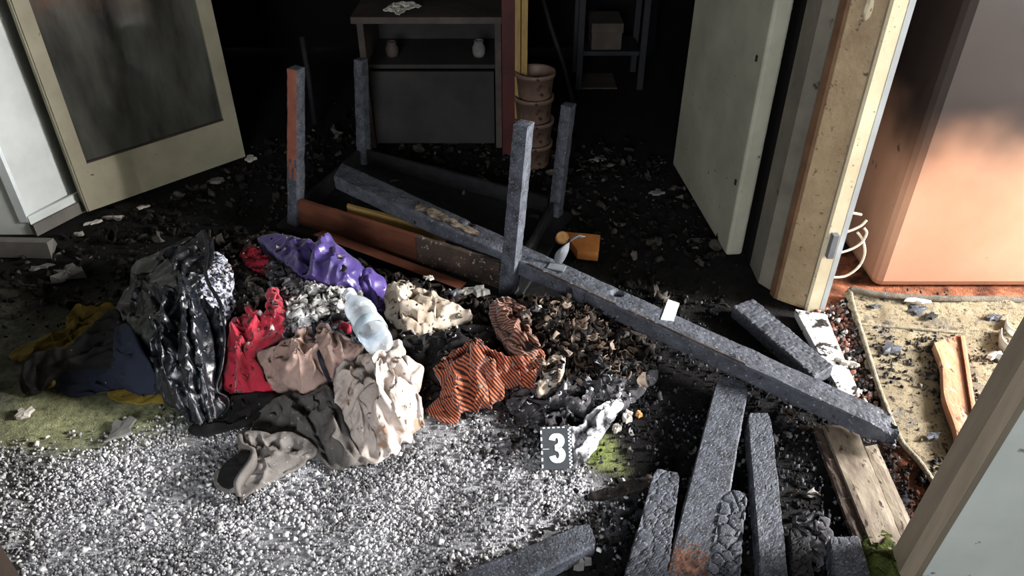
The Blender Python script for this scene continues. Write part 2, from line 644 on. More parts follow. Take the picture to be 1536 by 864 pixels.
M['pale_wood'] = mat('pale_wood', (176, 146, 88), (140, 110, 60), 14, 0.7, 0.3, 90, 0.002, 0.3, stretch=(1, 1, 5))
M['red_wood'] = mat('red_wood', (84, 36, 32), (48, 20, 19), 6, 0.6, 0.3, 60)
M['yellow_strip'] = mat('yellow_strip', (160, 132, 78), (116, 92, 52), 12, 0.6, 0.3, 80, stretch=(4, 4, 0.6))
M['bucket'] = mat('bucket', (130, 106, 92), (84, 66, 58), 10, 0.5, 0.1, 60, specks=((0.02, (40, 30, 26), 14),))
M['flaked'] = mat('flaked', (150, 134, 116), (28, 25, 24), 30, 0.85, 0.8, 120, 0.004, 0.25, contrast=0.12)
M['rack'] = mat('rack', (44, 44, 48), (24, 24, 26), 12, 0.6, 0.2, 60)
M['carton'] = mat('carton', (92, 82, 72), (56, 50, 44), 7, 0.85, 0.2, 60)
M['cabinet'] = mat('cabinet', (52, 49, 47), (24, 23, 23), 5, 0.75, 0.4, 60)
M['cabinet_edge'] = mat('cabinet_edge', (84, 74, 68), (46, 40, 38), 8, 0.7, 0.3, 60)
M['pale_scrap'] = mat('pale_scrap', (206, 200, 190), (150, 142, 132), 20, 0.85, 0.5, 90)
M['grey_scrap'] = mat('grey_scrap', (126, 124, 120), (84, 82, 80), 18, 0.85, 0.5, 90)
M['bright_white'] = mat('bright_white', (240, 242, 244), (214, 216, 220), 20, 0.6, 0.1, 60)
M['leather'] = mat('leather', (30, 34, 42), (14, 16, 20), 10, 0.33, 0.5, 70, 0.004, 0.75, coat=0.25, specks=((-0.055, (190, 196, 205), 130),), wrinkle=(26, 0.3, 0.010))
M['leather_dark'] = mat('leather_dark', (20, 22, 27), (10, 11, 13), 10, 0.42, 0.4, 60, 0.004, 0.6, specks=((-0.07, (170, 174, 182), 120),), wrinkle=(16, 0.35, 0.010))
M['fur_lining'] = mat('fur_lining', (196, 198, 212), (30, 30, 38), 75, 0.8, 0.8, 160, 0.006, 0.3, contrast=0.06)
M['navy'] = mat('navy', (40, 46, 62), (26, 30, 42), 8, 0.85, 0.35, 300, 0.002, 0.25, specks=((-0.09, (150, 150, 156), 90),), wrinkle=(14, 0.25, 0.01))
M['dark_cloth'] = mat('dark_cloth', (36, 34, 34), (18, 17, 17), 9, 0.85, 0.4, 250, 0.002, 0.25, specks=((-0.08, (140, 136, 130), 80),), wrinkle=(14, 0.8, 0.016))
M['yellow_cloth'] = mat('yellow_cloth', (132, 112, 44), (84, 70, 28), 10, 0.85, 0.4, 220, 0.002, 0.25, wrinkle=(24, 0.5, 0.012))
M['red_cloth'] = mat('red_cloth', (206, 44, 66), (130, 22, 40), 11, 0.8, 0.4, 220, 0.002, 0.3, sheen=0.3, specks=((0.02, (36, 22, 24), 24),), wrinkle=(20, 0.8, 0.014))
M['dark_red'] = mat('dark_red', (164, 26, 46), (50, 14, 20), 22, 0.8, 0.4, 200, 0.002, 0.3, specks=((0.03, (26, 18, 18), 30),))
M['purple'] = mat('purple', (88, 66, 142), (48, 36, 90), 7, 0.36, 0.3, 60, 0.003, 0.6, sheen=0.2, specks=((-0.06, (20, 16, 28), 24),), wrinkle=(16, 0.35, 0.010))
M['padded'] = mat('padded', (188, 160, 148), (134, 106, 94), 9, 0.7, 0.4, 150, 0.003, 0.35, sheen=0.2, specks=((-0.05, (84, 68, 58), 22),), wrinkle=(20, 0.9, 0.016))
M['beige'] = mat('beige', (212, 202, 194), (160, 144, 134), 9, 0.85, 0.4, 220, 0.002, 0.25, sheen=0.2, specks=((0.03, (150, 124, 104), 11), (-0.02, (84, 68, 58), 40)), wrinkle=(19, 1.0, 0.018))
M['cream_cloth'] = mat('cream_cloth', (202, 190, 174), (150, 132, 114), 10, 0.85, 0.4, 220, 0.002, 0.25, specks=((-0.03, (96, 74, 54), 26),), wrinkle=(20, 1.0, 0.016))
M['grey_trousers'] = mat('grey_trousers', (108, 103, 99), (60, 57, 55), 9, 0.9, 0.5, 260, 0.002, 0.2, specks=((-0.03, (140, 134, 128), 120),), wrinkle=(16, 0.8, 0.016))
M['grey_waist'] = mat('grey_waist', (132, 126, 121), (84, 79, 76), 12, 0.9, 0.5, 240, 0.002, 0.2, specks=((-0.03, (178, 172, 166), 110),), wrinkle=(20, 0.6, 0.012))
M['burnt'] = mat('burnt', (56, 48, 43), (13, 12, 12), 26, 0.9, 0.8, 130, 0.005, 0.25, contrast=0.16, specks=((-0.01, (140, 126, 114), 45),), wrinkle=(36, 0.7, 0.012))
M['burnt_white'] = mat('burnt_white', (220, 216, 212), (34, 30, 30), 26, 0.85, 0.7, 120, 0.005, 0.25, contrast=0.1)
M['sheet'] = mat('sheet', (226, 226, 230), (30, 29, 32), 9, 0.85, 0.7, 130, 0.004, 0.25, contrast=0.09, specks=((-0.02, (40, 38, 40), 50),), wrinkle=(30, 0.6, 0.01))
M['sheet_black'] = mat('sheet_black', (84, 82, 86), (24, 23, 25), 14, 0.8, 0.7, 130, 0.004, 0.35, specks=((0.0, (160, 160, 166), 60),), wrinkle=(30, 0.7, 0.012))
M['rug'] = mat('rug', (168, 154, 126), (118, 106, 86), 9, 0.95, 0.9, 240, 0.006, 0.15, contrast=0.28, specks=((0.05, (118, 110, 98), 14), (0.03, (70, 62, 54), 46), (0.05, (104, 96, 84), 110)))
M['rug_edge'] = mat('rug_edge', (176, 166, 144), (96, 88, 76), 60, 0.95, 0.9, 240, 0.006, 0.15)
M['rug_grey'] = mat('rug_grey', (132, 124, 112), (70, 64, 58), 30, 0.95, 0.9, 240, 0.006, 0.15)
M['ash'] = mat('ash', (255, 255, 255), None, 60, 0.9, 0.0, attr='Col', spec=0.15)
M['floor'] = mat('floor', (255, 255, 255), None, 55, 0.9, 1.0, 190, 0.008, 0.2, attr='Col', contrast=0.2)
M['plastic'] = mat('plastic', (236, 236, 230), (214, 214, 206), 10, 0.4, 0.0)
M['card'] = mat('card', (62, 66, 70), (54, 58, 62), 40, 0.55, 0.05, 200, 0.001, 0.4)
M['card_white'] = mat('card_white', (246, 248, 248), (238, 240, 240), 40, 0.55, 0.0)
M['cable'] = mat('cable', (206, 196, 176), (170, 158, 138), 20, 0.5, 0.1)
M['moss'] = mat('moss', (84, 92, 42), (38, 44, 18), 30, 0.95, 1.0, 140, 0.01, 0.15)
M['cork'] = mat('cork', (196, 150, 96), (150, 108, 64), 60, 0.9, 0.6, 140)
M['tin'] = mat('tin', (120, 124, 130), (60, 62, 66), 14, 0.35, 0.3, 60, 0.002, 0.8)
M['rust'] = mat('rust', (136, 98, 82), (72, 56, 50), 60, 0.9, 0.9, 160, 0.004, 0.2, contrast=0.12)
M['sill_white'] = mat('sill_white', (236, 236, 236), (206, 204, 200), 14, 0.6, 0.4, 60, 0.003, 0.35, specks=((0.055, (34, 30, 28), 22), (0.0, (90, 80, 72), 60)))
M['sill_wood'] = mat('sill_wood', (160, 148, 130), (84, 70, 60), 9, 0.7, 0.5, 60, 0.003, 0.3, stretch=(2, 0.7, 2), contrast=0.2, specks=((0.0, (52, 42, 36), 30),))
M['peeled_wood'] = mat('peeled_wood', (204, 158, 124), (170, 114, 86), 10, 0.65, 0.5, 70, 0.003, 0.3, stretch=(2, 0.7, 2), specks=((0.015, (236, 210, 186), 20), (0.0, (110, 74, 62), 24)))
M['maroon'] = mat('maroon', (130, 62, 40), (92, 40, 28), 14, 0.6, 0.3, 60)
M['brown_edge'] = mat('brown_edge', (132, 100, 72), (86, 62, 46), 10, 0.7, 0.4, 60)
M['dark_brown_wall'] = mat('dark_brown_wall', (92, 66, 54), (54, 38, 32), 4, 0.85, 0.3, 40, 0.004, 0.2)


def peach_material():
    m = mat('peach_wallpaper', (188, 146, 122), (174, 126, 100), 3, 0.6, 0.0, specks=((-0.075, (92, 60, 46), 12),))
    nt = m.node_tree
    N, L = nt.nodes, nt.links
    b = N['Principled BSDF']
    src = b.inputs['Base Color'].links[0].from_socket
    g = N.new('ShaderNodeNewGeometry')
    sx = N.new('ShaderNodeSeparateXYZ')
    L.new(g.outputs['Position'], sx.inputs[0])
    nz = N.new('ShaderNodeTexNoise')
    nz.inputs['Scale'].default_value = 2.6
    nz.inputs['Detail'].default_value = 3
    L.new(g.outputs['Position'], nz.inputs['Vector'])
    # soot deposit that starts at head height and licks down unevenly
    add = N.new('ShaderNodeMath')
    add.operation = 'MULTIPLY_ADD'
    L.new(nz.outputs['Fac'], add.inputs[0])
    add.inputs[1].default_value = 0.45
    L.new(sx.outputs['Z'], add.inputs[2])
    mr = N.new('ShaderNodeMapRange')
    mr.interpolation_type = 'SMOOTHSTEP'
    mr.inputs['From Min'].default_value = 0.55
    mr.inputs['From Max'].default_value = 0.95
    L.new(add.outputs[0], mr.inputs['Value'])
    mx = N.new('ShaderNodeMix')
    mx.data_type = 'RGBA'
    L.new(mr.outputs[0], mx.inputs[0])
    L.new(src, mx.inputs[6])
    mx.inputs[7].default_value = lin((36, 28, 26))
    L.new(mx.outputs[2], b.inputs['Base Color'])
    w = N.new('ShaderNodeTexWave')
    w.wave_type = 'RINGS'
    w.inputs['Scale'].default_value = 3.0
    w.inputs['Distortion'].default_value = 6.0
    w.inputs['Detail'].default_value = 2.0
    L.new(g.outputs['Position'], w.inputs['Vector'])
    bp = N.new('ShaderNodeBump')
    bp.inputs['Strength'].default_value = 0.18
    bp.inputs['Distance'].default_value = 0.006
    L.new(w.outputs['Fac'], bp.inputs['Height'])
    L.new(bp.outputs[0], b.inputs['Normal'])
    return m


M['peach'] = peach_material()


def knit_material(name, ca, cb, period, dirt=None):
    m = mat(name, ca, tuple(int(v * 0.8) for v in ca), 30, 0.85, 0.0, sheen=0.3, specks=((dirt, (30, 24, 22), 20),) if dirt is not None else ())
    nt = m.node_tree
    N, L = nt.nodes, nt.links
    b = N['Principled BSDF']
    src = b.inputs['Base Color'].links[0].from_socket
    at = N.new('ShaderNodeAttribute')
    at.attribute_name = 'fab'
    w = N.new('ShaderNodeTexWave')
    w.bands_direction = 'X'
    w.inputs['Scale'].default_value = 2 * math.pi / (20 * period)
    w.inputs['Distortion'].default_value = 0.0
    L.new(at.outputs['Vector'], w.inputs['Vector'])
    r = N.new('ShaderNodeValToRGB')
    r.color_ramp.elements[0].position = 0.42
    r.color_ramp.elements[1].position = 0.58
    L.new(w.outputs['Fac'], r.inputs[0])
    mx = N.new('ShaderNodeMix')
    mx.data_type = 'RGBA'
    L.new(r.outputs[0], mx.inputs[0])
    mx.inputs[6].default_value = lin(cb)
    L.new(src, mx.inputs[7])
    L.new(mx.outputs[2], b.inputs['Base Color'])
    bp = N.new('ShaderNodeBump')
    bp.inputs['Strength'].default_value = 0.5
    bp.inputs['Distance'].default_value = 0.003
    L.new(w.outputs['Fac'], bp.inputs['Height'])
    L.new(bp.outputs[0], b.inputs['Normal'])
    return m


M['knit_orange'] = knit_material('knit_orange', (204, 106, 66), (50, 25, 24), 0.0095, dirt=0.0)
M['knit_grey'] = knit_material('knit_grey', (168, 116, 92), (66, 40, 36), 0.011, dirt=-0.02)


def thin_plastic(name):
    m = bpy.data.materials.new(name)
    m.use_nodes = True
    nt = m.node_tree
    N, L = nt.nodes, nt.links
    b = N['Principled BSDF']
    b.inputs['Base Color'].default_value = (0.82, 0.87, 0.9, 1)
    b.inputs['Roughness'].default_value = 0.12
    b.inputs['Specular IOR Level'].default_value = 0.8
    t = N.new('ShaderNodeBsdfTransparent')
    t.inputs[0].default_value = (0.93, 0.96, 1.0, 1)
    lw = N.new('ShaderNodeLayerWeight')
    lw.inputs[0].default_value = 0.45
    mr = N.new('ShaderNodeMapRange')
    mr.inputs['To Min'].default_value = 0.16
    mr.inputs['To Max'].default_value = 0.75
    L.new(lw.outputs['Facing'], mr.inputs['Value'])
    mx = N.new('ShaderNodeMixShader')
    L.new(mr.outputs[0], mx.inputs[0])
    L.new(t.outputs[0], mx.inputs[1])
    L.new(b.outputs[0], mx.inputs[2])
    L.new(mx.outputs[0], N['Material Output'].inputs[0])
    return m


M['bottle'] = thin_plastic('bottle_plastic')
M['bottle_label'] = mat('bottle_label', (206, 222, 232), (180, 200, 214), 20, 0.4, 0.1)


def sooty_glass():
    m = mat('sooty_glass', (92, 92, 86), (34, 34, 32), 3.0, 0.16, 0.0, spec=0.7, stretch=(2.5, 2.5, 0.7), contrast=0.22)
    nt = m.node_tree
    N, L = nt.nodes, nt.links
    b = N['Principled BSDF']
    tc = N.new('ShaderNodeTexCoord')
    n = N.new('ShaderNodeTexNoise')
    n.inputs['Scale'].default_value = 5
    n.inputs['Detail'].default_value = 4
    L.new(tc.outputs['Object'], n.inputs['Vector'])
    mr = N.new('ShaderNodeMapRange')
    mr.inputs['From Min'].default_value = 0.35
    mr.inputs['From Max'].default_value = 0.65
    mr.inputs['To Min'].default_value = 0.03
    mr.inputs['To Max'].default_value = 0.2
    L.new(n.outputs['Fac'], mr.inputs['Value'])
    L.new(mr.outputs[0], b.inputs['Roughness'])
    return m


M['sooty_glass'] = sooty_glass()

# ------------------------------------------------------------------ the setting
# floor: one sheet, finely divided where it is seen, its colour is what lies on it (moss, soot, ash dust)
xs = np.unique(np.concatenate([np.linspace(-4, -2.2, 10), np.arange(-2.2, 2.2, 0.02), np.linspace(2.2, 4.6, 12)]).round(4))
ys = np.unique(np.concatenate([np.linspace(-2.6, 0.7, 16), np.arange(0.7, 3.6, 0.02), np.linspace(3.6, 5.2, 20)]).round(4))
GX, GY = np.meshgrid(xs, ys)
fx, fy = GX.ravel(), GY.ravel()
ASH = [(-900, 1300), (-400, 800), (-120, 700), (40, 690), (140, 662), (270, 655), (330, 640), (480, 690), (640, 630), (780, 640), (860, 700), (930, 715),
       (900, 790), (700, 860), (560, 1000), (540, 1500), (-200, 1600)]
GREEN1 = [(0, 650), (30, 590), (150, 588), (280, 612), (262, 650), (120, 668), (40, 672)]
GREEN2 = [(862, 660), (890, 650), (930, 660), (936, 702), (880, 704)]
LEFTC = [(-500, 560), (-100, 470), (60, 470), (180, 470), (300, 560), (330, 640), (200, 700), (-100, 800), (-500, 900)]
SIDE = [(1215, 462), (1250, 470), (1330, 640), (1420, 860), (1500, 1000), (2400, 1000), (2600, 380), (1250, 380)]
ash = softmask(fx, fy, ASH, 0.10, 0.12, 7, 3)
gr = np.maximum(softmask(fx, fy, GREEN1, 0.12, 0.10, 9, 5), softmask(fx, fy, GREEN2, 0.03, 0.03, 20, 6))
lc = softmask(fx, fy, LEFTC, 0.25, 0.2, 5, 9)
sd = softmask(fx, fy, SIDE, 0.05, 0.02, 9, 11)


def L3(c):
    return np.array(lin(c)[:3])


n1 = fbm(fx * 6, fy * 6, seed=21)[:, None]
n2 = fbm(fx * 19, fy * 19, seed=23)[:, None]
colr = L3((20, 18, 18))[None] * (1 + 0.6 * n1) + 0.01 * np.clip(n2, 0, 1)
colr = colr * (1 - lc[:, None]) + lc[:, None] * L3((96, 96, 84)) * (1 + 0.7 * n2)
colr = colr * (1 - ash[:, None]) + ash[:, None] * (L3((172, 172, 176)) * (1 + 0.7 * n1) + 0.12 * n2)
g2 = softmask(fx, fy, GREEN2, .05, .03, 20, 6)[:, None]
colr = colr * (1 - gr[:, None]) + gr[:, None] * (L3((152, 154, 116)) * (1 - g2) + L3((118, 130, 70)) * g2) * (1 + 0.6 * n2)
colr = colr * (1 - sd[:, None]) + sd[:, None] * (L3((150, 92, 66)) * np.clip(0.75 + 1.3 * n2, 0.12, 1.3))
near = np.clip((0.75 - fy) / 0.5, 0, 1)[:, None]
colr = np.clip(colr * (1 - near) + near * L3((110, 104, 96)), 0.003, 0.9)
fz = 0.004 * fbm(fx * 24, fy * 24, seed=31) + 0.004 * np.clip(n1[:, 0], -1, 1)
fz = np.where((fx > 1.1) | (fy < 0.6), fz * 0.2, fz) - 0.006
nx, ny = len(xs), len(ys)
ff = [[j * nx + i, j * nx + i + 1, (j + 1) * nx + i + 1, (j + 1) * nx + i] for j in range(ny - 1) for i in range(nx - 1)]
floor = obj('floor', np.column_stack([fx, fy, fz]), ff, M['floor'], smooth=True, kind='structure', center=False,
            label='burnt-out room floor with sooty carpet, moss and pale ash', cat='floor')
ca_ = floor.data.attributes.new('Col', 'FLOAT_COLOR', 'POINT')
ca_.data.foreach_set('color', np.column_stack([colr, np.ones(len(colr))]).astype(np.float32).ravel())


def struct(name, vf, m, label=None, cat=None, parent=None):
    return obj(name, vf[0], vf[1], m, parent, kind='structure' if parent is None else None, label=label, cat=cat, center=False)


CEIL = 2.6
struct('ceiling', box(-4, 4.6, -2.6, 5.2, CEIL, CEIL + 0.1), M['soot_ceiling'], 'soot-blackened ceiling over the rooms', 'ceiling')
struct('wall_back', box(-4, 4.6, 5.0, 5.1, 0, CEIL), M['soot_wall'], 'black sooty wall at the far end of the dark room', 'wall')
# left pier: corner at the bright bead, side face towards the glazed door
cL = P(50, 352, 0)
dL = P(128, 312, 0)
wall_left = struct('wall_left', prism([(cL.x - 1.6, cL.y + 0.01), (cL.x, cL.y), (dL.x - 0.01, dL.y + 0.02), (dL.x - 0.1, dL.y + 0.1), (cL.x - 1.6, dL.y + 0.1)], 0, CEIL), M['white_wall'],
                   'white plastered wall end beside the glazed door', 'wall')
bead = PY(50, 352, cL.y)
V_, F_ = prism([(cL.x - 0.028, cL.y - 0.006), (cL.x + 0.006, cL.y - 0.006), (cL.x + 0.006, cL.y + 0.03), (cL.x, cL.y + 0.03), (cL.x, cL.y), (cL.x - 0.028, cL.y)], 0.06, CEIL)
obj('trim_1', V_, F_, M['white_gloss'], kind='structure', center=False, label='bright white corner bead on the left wall end', cat='trim')
# loose baseboard in front of the pier and the one along its side
V_, F_ = hexa([tuple(P(-90, 384, 0)), tuple(P(78, 388, 0)), tuple(P(86, 366, 0)), tuple(P(-90, 366, 0))] + [tuple(P(-90, 356, 0.07) + Vector((0, -0.02, 0))), tuple(P(74, 360, 0.07) + Vector((0, -0.02, 0))), tuple(P(80, 357, 0.07)), tuple(P(-90, 354, 0.07))], (6, 1, 1))
obj('baseboard_left', V_, F_, M['grey_board'], kind='structure', center=False, label='grey baseboard along the front of the white wall end', cat='baseboard')
sdv = (dL - cL).normalized()
sn = Vector((sdv.y, -sdv.x, 0))
for k_, (off, h_, mm) in enumerate(((0.012, 0.085, M['white_wall']), (0.026, 0.05, M['grey_board']))):
    a_, b_ = cL + sn * 0.001, dL + sn * 0.001
    V_, F_ = prism([tuple(a_), tuple(a_ + sn * off), tuple(b_ + sn * off), tuple(b_)], 0.0, h_)
    obj('baseboard_%s' % ('side', 'side_strip')[k_], V_, F_, mm, kind='structure', center=False,
        label=('white baseboard on the side face of the wall end', 'thin grey strip along the side baseboard')[k_], cat='baseboard')
struct('wall_left_far', box(-3.4, -2.6, dL.y + 0.1, 5.0, 0, CEIL), M['soot_wall'], 'black sooty side wall behind the glazed door', 'wall')

# right wall with its doorway: far part carries the casing
jA, jB, jC, jD = P(1147, 436), P(1167, 448), P(1206, 462), P(1236, 466)
struct('wall_right', prism([(jA.x - 0.01, jA.y + 0.05), (jA.x + 0.03, jA.y - 0.01), (jD.x - 0.01, jD.y + 0.03), (jD.x - 0.01, jA.y + 0.17), (jA.x - 0.01, jA.y + 0.17)], 0, CEIL), M['wall_warm'],
       'grey-white plastered wall behind the door casing', 'wall')
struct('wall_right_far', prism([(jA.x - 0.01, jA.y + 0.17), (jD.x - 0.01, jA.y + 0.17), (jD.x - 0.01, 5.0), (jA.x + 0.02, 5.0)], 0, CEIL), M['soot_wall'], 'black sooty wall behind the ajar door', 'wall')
tr = thing('trim_2', 'tall cream door casing with blistered paint', 'trim', (jB.x, jB.y, 0), kind='structure')
V_, F_ = prism([(jB.x - 0.012, jB.y + 0.015), (jB.x - 0.005, jB.y - 0.006), (jC.x - 0.004, jC.y - 0.004), (jC.x, jC.y + 0.03), (jB.x, jB.y + 0.05)], 0, CEIL)
obj('casing_board', V_, F_, M['casing'], tr)
V_, F_ = prism([(jC.x - 0.003, jC.y - 0.014), (jC.x + 0.004, jC.y - 0.02), (jD.x - 0.022, jD.y - 0.006), (jD.x - 0.02, jD.y + 0.03), (jC.x, jC.y + 0.03)], 0, CEIL)
V2_, F2_ = prism([(jB.x - 0.022, jB.y + 0.03), (jB.x - 0.014, jB.y + 0.002), (jB.x - 0.004, jB.y - 0.004), (jB.x - 0.002, jB.y + 0.03)], 0, CEIL)
obj('edge_strip', V2_, F2_, M['brown_edge'], tr)
obj('stop_strip', V_, F_, M['casing_light'], tr)
V_, F_ = prism([(jD.x - 0.018, jD.y - 0.004), (jD.x - 0.004, jD.y - 0.01), (jD.x, jD.y + 0.03), (jD.x - 0.018, jD.y + 0.03)], 0, CEIL)
obj('edge_bead', V_, F_, M['white_gloss'], tr)
# blisters in the paint near the top
for (bx, by, s) in ((1306, 12, 0.030), (1318, 34, 0.022), (1296, 84, 0.028), (1307, 55, 0.016), (1290, 120, 0.012)):
    yb = (jB.y + jC.y) / 2 - 0.004
    c_ = PY(bx, by, yb)
    bm = bmesh.new()
    bmesh.ops.create_icosphere(bm, subdivisions=3, radius=1)
    for v in bm.verts:
        k = 1 + 0.35 * (random.random() - 0.5)
        v.co = Vector((c_.x + v.co.x * s * 0.55 * k, c_.y + v.co.y * 0.009, c_.z + v.co.z * s * 1.3 * k))
    V_ = [tuple(v.co) for v in bm.verts]
    F_ = [[v.index for v in f.verts] for f in bm.faces]
    bm.free()
    obj('paint_blister', V_, F_, M['casing_light'], tr, smooth=True)
# hinge leaf on the casing
hp = PY(1252, 372, jD.y - 0.02)
V_, F_ = rbox(hp.x - 0.018, hp.x + 0.004, hp.y - 0.006, hp.y + 0.02, hp.z - 0.04, hp.z + 0.05, 0.002)
obj('hinge', V_, F_, M['tin'], tr)

# near opening the photographer stands in: posts left and right
nR0, nR1 = P(1345, 866), P(1384, 866)
nL = P(30, 864)
post = thing('door_3', 'beige-brown wooden door frame with grey panel in the foreground', 'door', (nR0.x, nR0.y, 0), kind='structure')
q0, q1 = nR0, nR1
e0, e1 = PY(1536, 540, q0.y), PY(1536, 618, q1.y)
s0, s1 = (e0.x - q0.x) / e0.z, (e1.x - q1.x) / e1.z


def lean(poly, z1, s):
    V, Fs = prism(poly, 0, 1.0)
    V = [(v[0] + s * z1 * v[2], v[1], v[2] * z1) for v in V]
    return V, Fs


V_, F_ = lean([(q0.x, q0.y), (q0.x + 0.008, q0.y - 0.012), (q1.x - 0.035, q1.y - 0.016), (q1.x - 0.028, q1.y + 0.06), (q0.x, q0.y + 0.05)], CEIL - 0.02, (s0 + s1) / 2)
obj('frame_face', V_, F_, M['near_frame'], post)
V_, F_ = lean([(q1.x - 0.033, q1.y - 0.015), (q1.x - 0.004, q1.y + 0.0), (q1.x, q1.y + 0.05), (q1.x - 0.03, q1.y + 0.05)], CEIL - 0.02, (s0 + s1) / 2)
obj('frame_edge', V_, F_, M['near_frame'], post)
V_, F_ = lean([(q1.x - 0.006, q1.y + 0.006), (q1.x + 0.7, q1.y - 0.12), (q1.x + 0.7, q1.y + 0.0), (q1.x - 0.006, q1.y + 0.045)], CEIL - 0.02, (s0 + s1) / 2)
obj('panel', V_, F_, M['near_panel'], post)
struct('wall_near_left', prism([(-4, nL.y - 0.14), (nL.x, nL.y - 0.14), (nL.x, nL.y), (-4, nL.y)], 0, CEIL), M['dark_post'], 'dark brown post at the near edge of the opening', 'wall')
struct('wall_near_right', box(q1.x + 0.78, 4.6, q1.y - 0.2, q1.y - 0.1, 0, CEIL), M['near_panel'], 'grey wall right of the near door frame', 'wall')
# room behind the camera with its window
for nm, b_ in (('wall_camera_left', (-4, -3.9, -2.6, 5.2, 0, CEIL)), ('wall_hall', (-2.95, -2.85, 0.9, 2.6, 0, CEIL)), ('wall_camera_right', (1.75, 1.85, -2.6, q1.y - 0.2, 0, CEIL)),
               ('wall_behind_left', (-4, -1.45, -2.4, -2.3, 0, CEIL)), ('wall_behind_right', (-0.05, 1.8, -2.4, -2.3, 0, CEIL)),
               ('wall_behind_low', (-1.45, -0.05, -2.4, -2.3, 0, 1.1)), ('wall_behind_top', (-1.45, -0.05, -2.4, -2.3, 2.4, CEIL)),
               ('wall_side_low', (4.45, 4.55, 0.75, 1.95, 0, 1.2)), ('wall_side_top', (4.45, 4.55, 0.75, 1.95, 2.5, CEIL)),
               ('wall_side_near', (4.45, 4.55, -0.5, 0.75, 0, CEIL)), ('wall_side_far', (4.45, 4.55, 1.95, 5.0, 0, CEIL))):
    tag(struct(nm, box(*b_), M['room_wall'], 'plain grey plastered wall of the rooms', 'wall'), group='plain plastered walls')


def window(name, axis, c, w_, h_, label):
    t = thing(name, label, 'window', c, kind='structure')
    x, y, z = c
    for (a0, a1, z0, z1) in ((-w_ / 2, -w_ / 2 + 0.06, 0, h_), (w_ / 2 - 0.06, w_ / 2, 0, h_), (-0.03, 0.03, 0.06, h_ - 0.06), (-w_ / 2 + 0.06, w_ / 2 - 0.06, 0, 0.06), (-w_ / 2 + 0.06, w_ / 2 - 0.06, h_ - 0.06, h_)):
        bb = (x + a0, x + a1, y - 0.03, y + 0.03, z + z0, z + z1) if axis == 'x' else (x - 0.03, x + 0.03, y + a0, y + a1, z + z0, z + z1)
        V, Fs = box(*bb)
        obj('window_frame', V, Fs, M['white_gloss'], t)
    return t


window('window_1', 'x', (-0.75, -2.34, 1.1), 1.4, 1.3, 'white window frame in the room behind the camera')
window('window_2', 'y', (4.5, 1.35, 1.2), 1.2, 1.3, 'white window frame in the side room')

# side room walls
pk0, pk1 = P(1309, 432), P(1700, 452)
V_, F_ = rbox(pk0.x, 4.44, pk0.y, pk0.y + 0.7, 0.0, CEIL, 0.03)
pw = obj('wall_side_room', V_, F_, M['peach'], kind='structure', center=False, label='peach wallpapered wall with soot stain in the side room', cat='wall')
struct('wall_side_recess', box(jD.x, pk0.x + 0.1, pk0.y + 0.42, pk0.y + 0.5, 0, CEIL), M['dark_brown_wall'], 'dark brown sooty recess between casing and peach wall', 'wall')
# threshold boards of the doorway
plank('trim_3', [(1192, 462, 0.03), (1262, 592, 0.03), (1288, 584, 0.03), (1240, 470, 0.03)], 0.035, M['sill_white'], (14, 4, 1), char_disp(0.001, 30), kind='structure', center=False,
      label='white painted threshold flaked with soot at the casing foot', cat='trim')
plank('trim_4', [(1234, 636, 0.03), (1312, 830, 0.03), (1360, 820, 0.03), (1284, 636, 0.03)], 0.035, M['sill_wood'], (18, 5, 1), char_disp(0.001, 30), kind='structure', center=False,
      label='worn cream threshold board below the long charred plank', cat='trim')
plank('trim_5', [(1296, 668, 0.018), (1352, 806, 0.018), (1376, 800, 0.018), (1316, 664, 0.018)], 0.02, M['sill_wood'], (14, 3, 1), char_disp(0.001, 30), kind='structure', center=False,
      label='narrow pale threshold strip with flaking paint', cat='trim')
plank('trim_6', [(1216, 628, 0.02), (1290, 836, 0.02), (1310, 828, 0.02), (1233, 636, 0.02)], 0.02, M['char_wood'], (18, 3, 1), char_disp(0.003, 50), kind='structure', center=False,
      label='dark scorched strip along the threshold board', cat='trim')

# glazed door, standing open on the left
g0, g1 = P(135, 321), P(369, 238)
gd = (g1 - g0).normalized()
gn = Vector((-gd.y, gd.x, 0)) * -1
if gn.y > 0:
    gn = -gn
gw = (g1 - g0).length
GT = 0.04
door1 = thing('door_1', 'open cream door with a large sooty glass pane', 'door', (g0.x, g0.y, 0), kind='structure')


def doorbox(a0, a1, z0, z1, t0, t1):
    c = []
    for z in (z0, z1):
        for (a, t) in ((a0, t0), (a1, t0), (a1, t1), (a0, t1)):
            q = g0 + gd * a - gn * t
            c.append((q.x, q.y, z))
    return hexa(c, (1, 1, 1))


def znear(px, py, a):
    q = g0 + gd * a
    return PY(px, py, q.y).z


zr = znear(124, 247, 0.045)
for (nm, a0, a1, z0, z1, t0, t1, m_) in (('bottom_rail', 0, gw, 0.012, zr, 0, GT, 'cream_paint'), ('stile', 0, 0.055, zr, 2.02, 0, GT, 'cream_paint'),
                                         ('stile', gw - 0.065, gw, zr, 2.02, 0, GT, 'cream_paint'), ('top_rail', 0.055, gw - 0.065, 1.9, 2.02, 0, GT, 'cream_paint'),
                                         ('glass_pane', 0.05, gw - 0.06, zr - 0.005, 1.905, 0.012, 0.02, 'sooty_glass'),
                                         ('glazing_bead', 0.055, gw - 0.065, zr, zr + 0.008, 0.004, 0.012, 'dark_post'),
                                         ('edge_strip', -0.006, 0.0, 0.012, 2.02, 0.004, GT, 'cream_paint')):
    V_, F_ = doorbox(a0, a1, z0, z1, t0, t1)
    obj(nm, V_, F_, M[m_], door1)

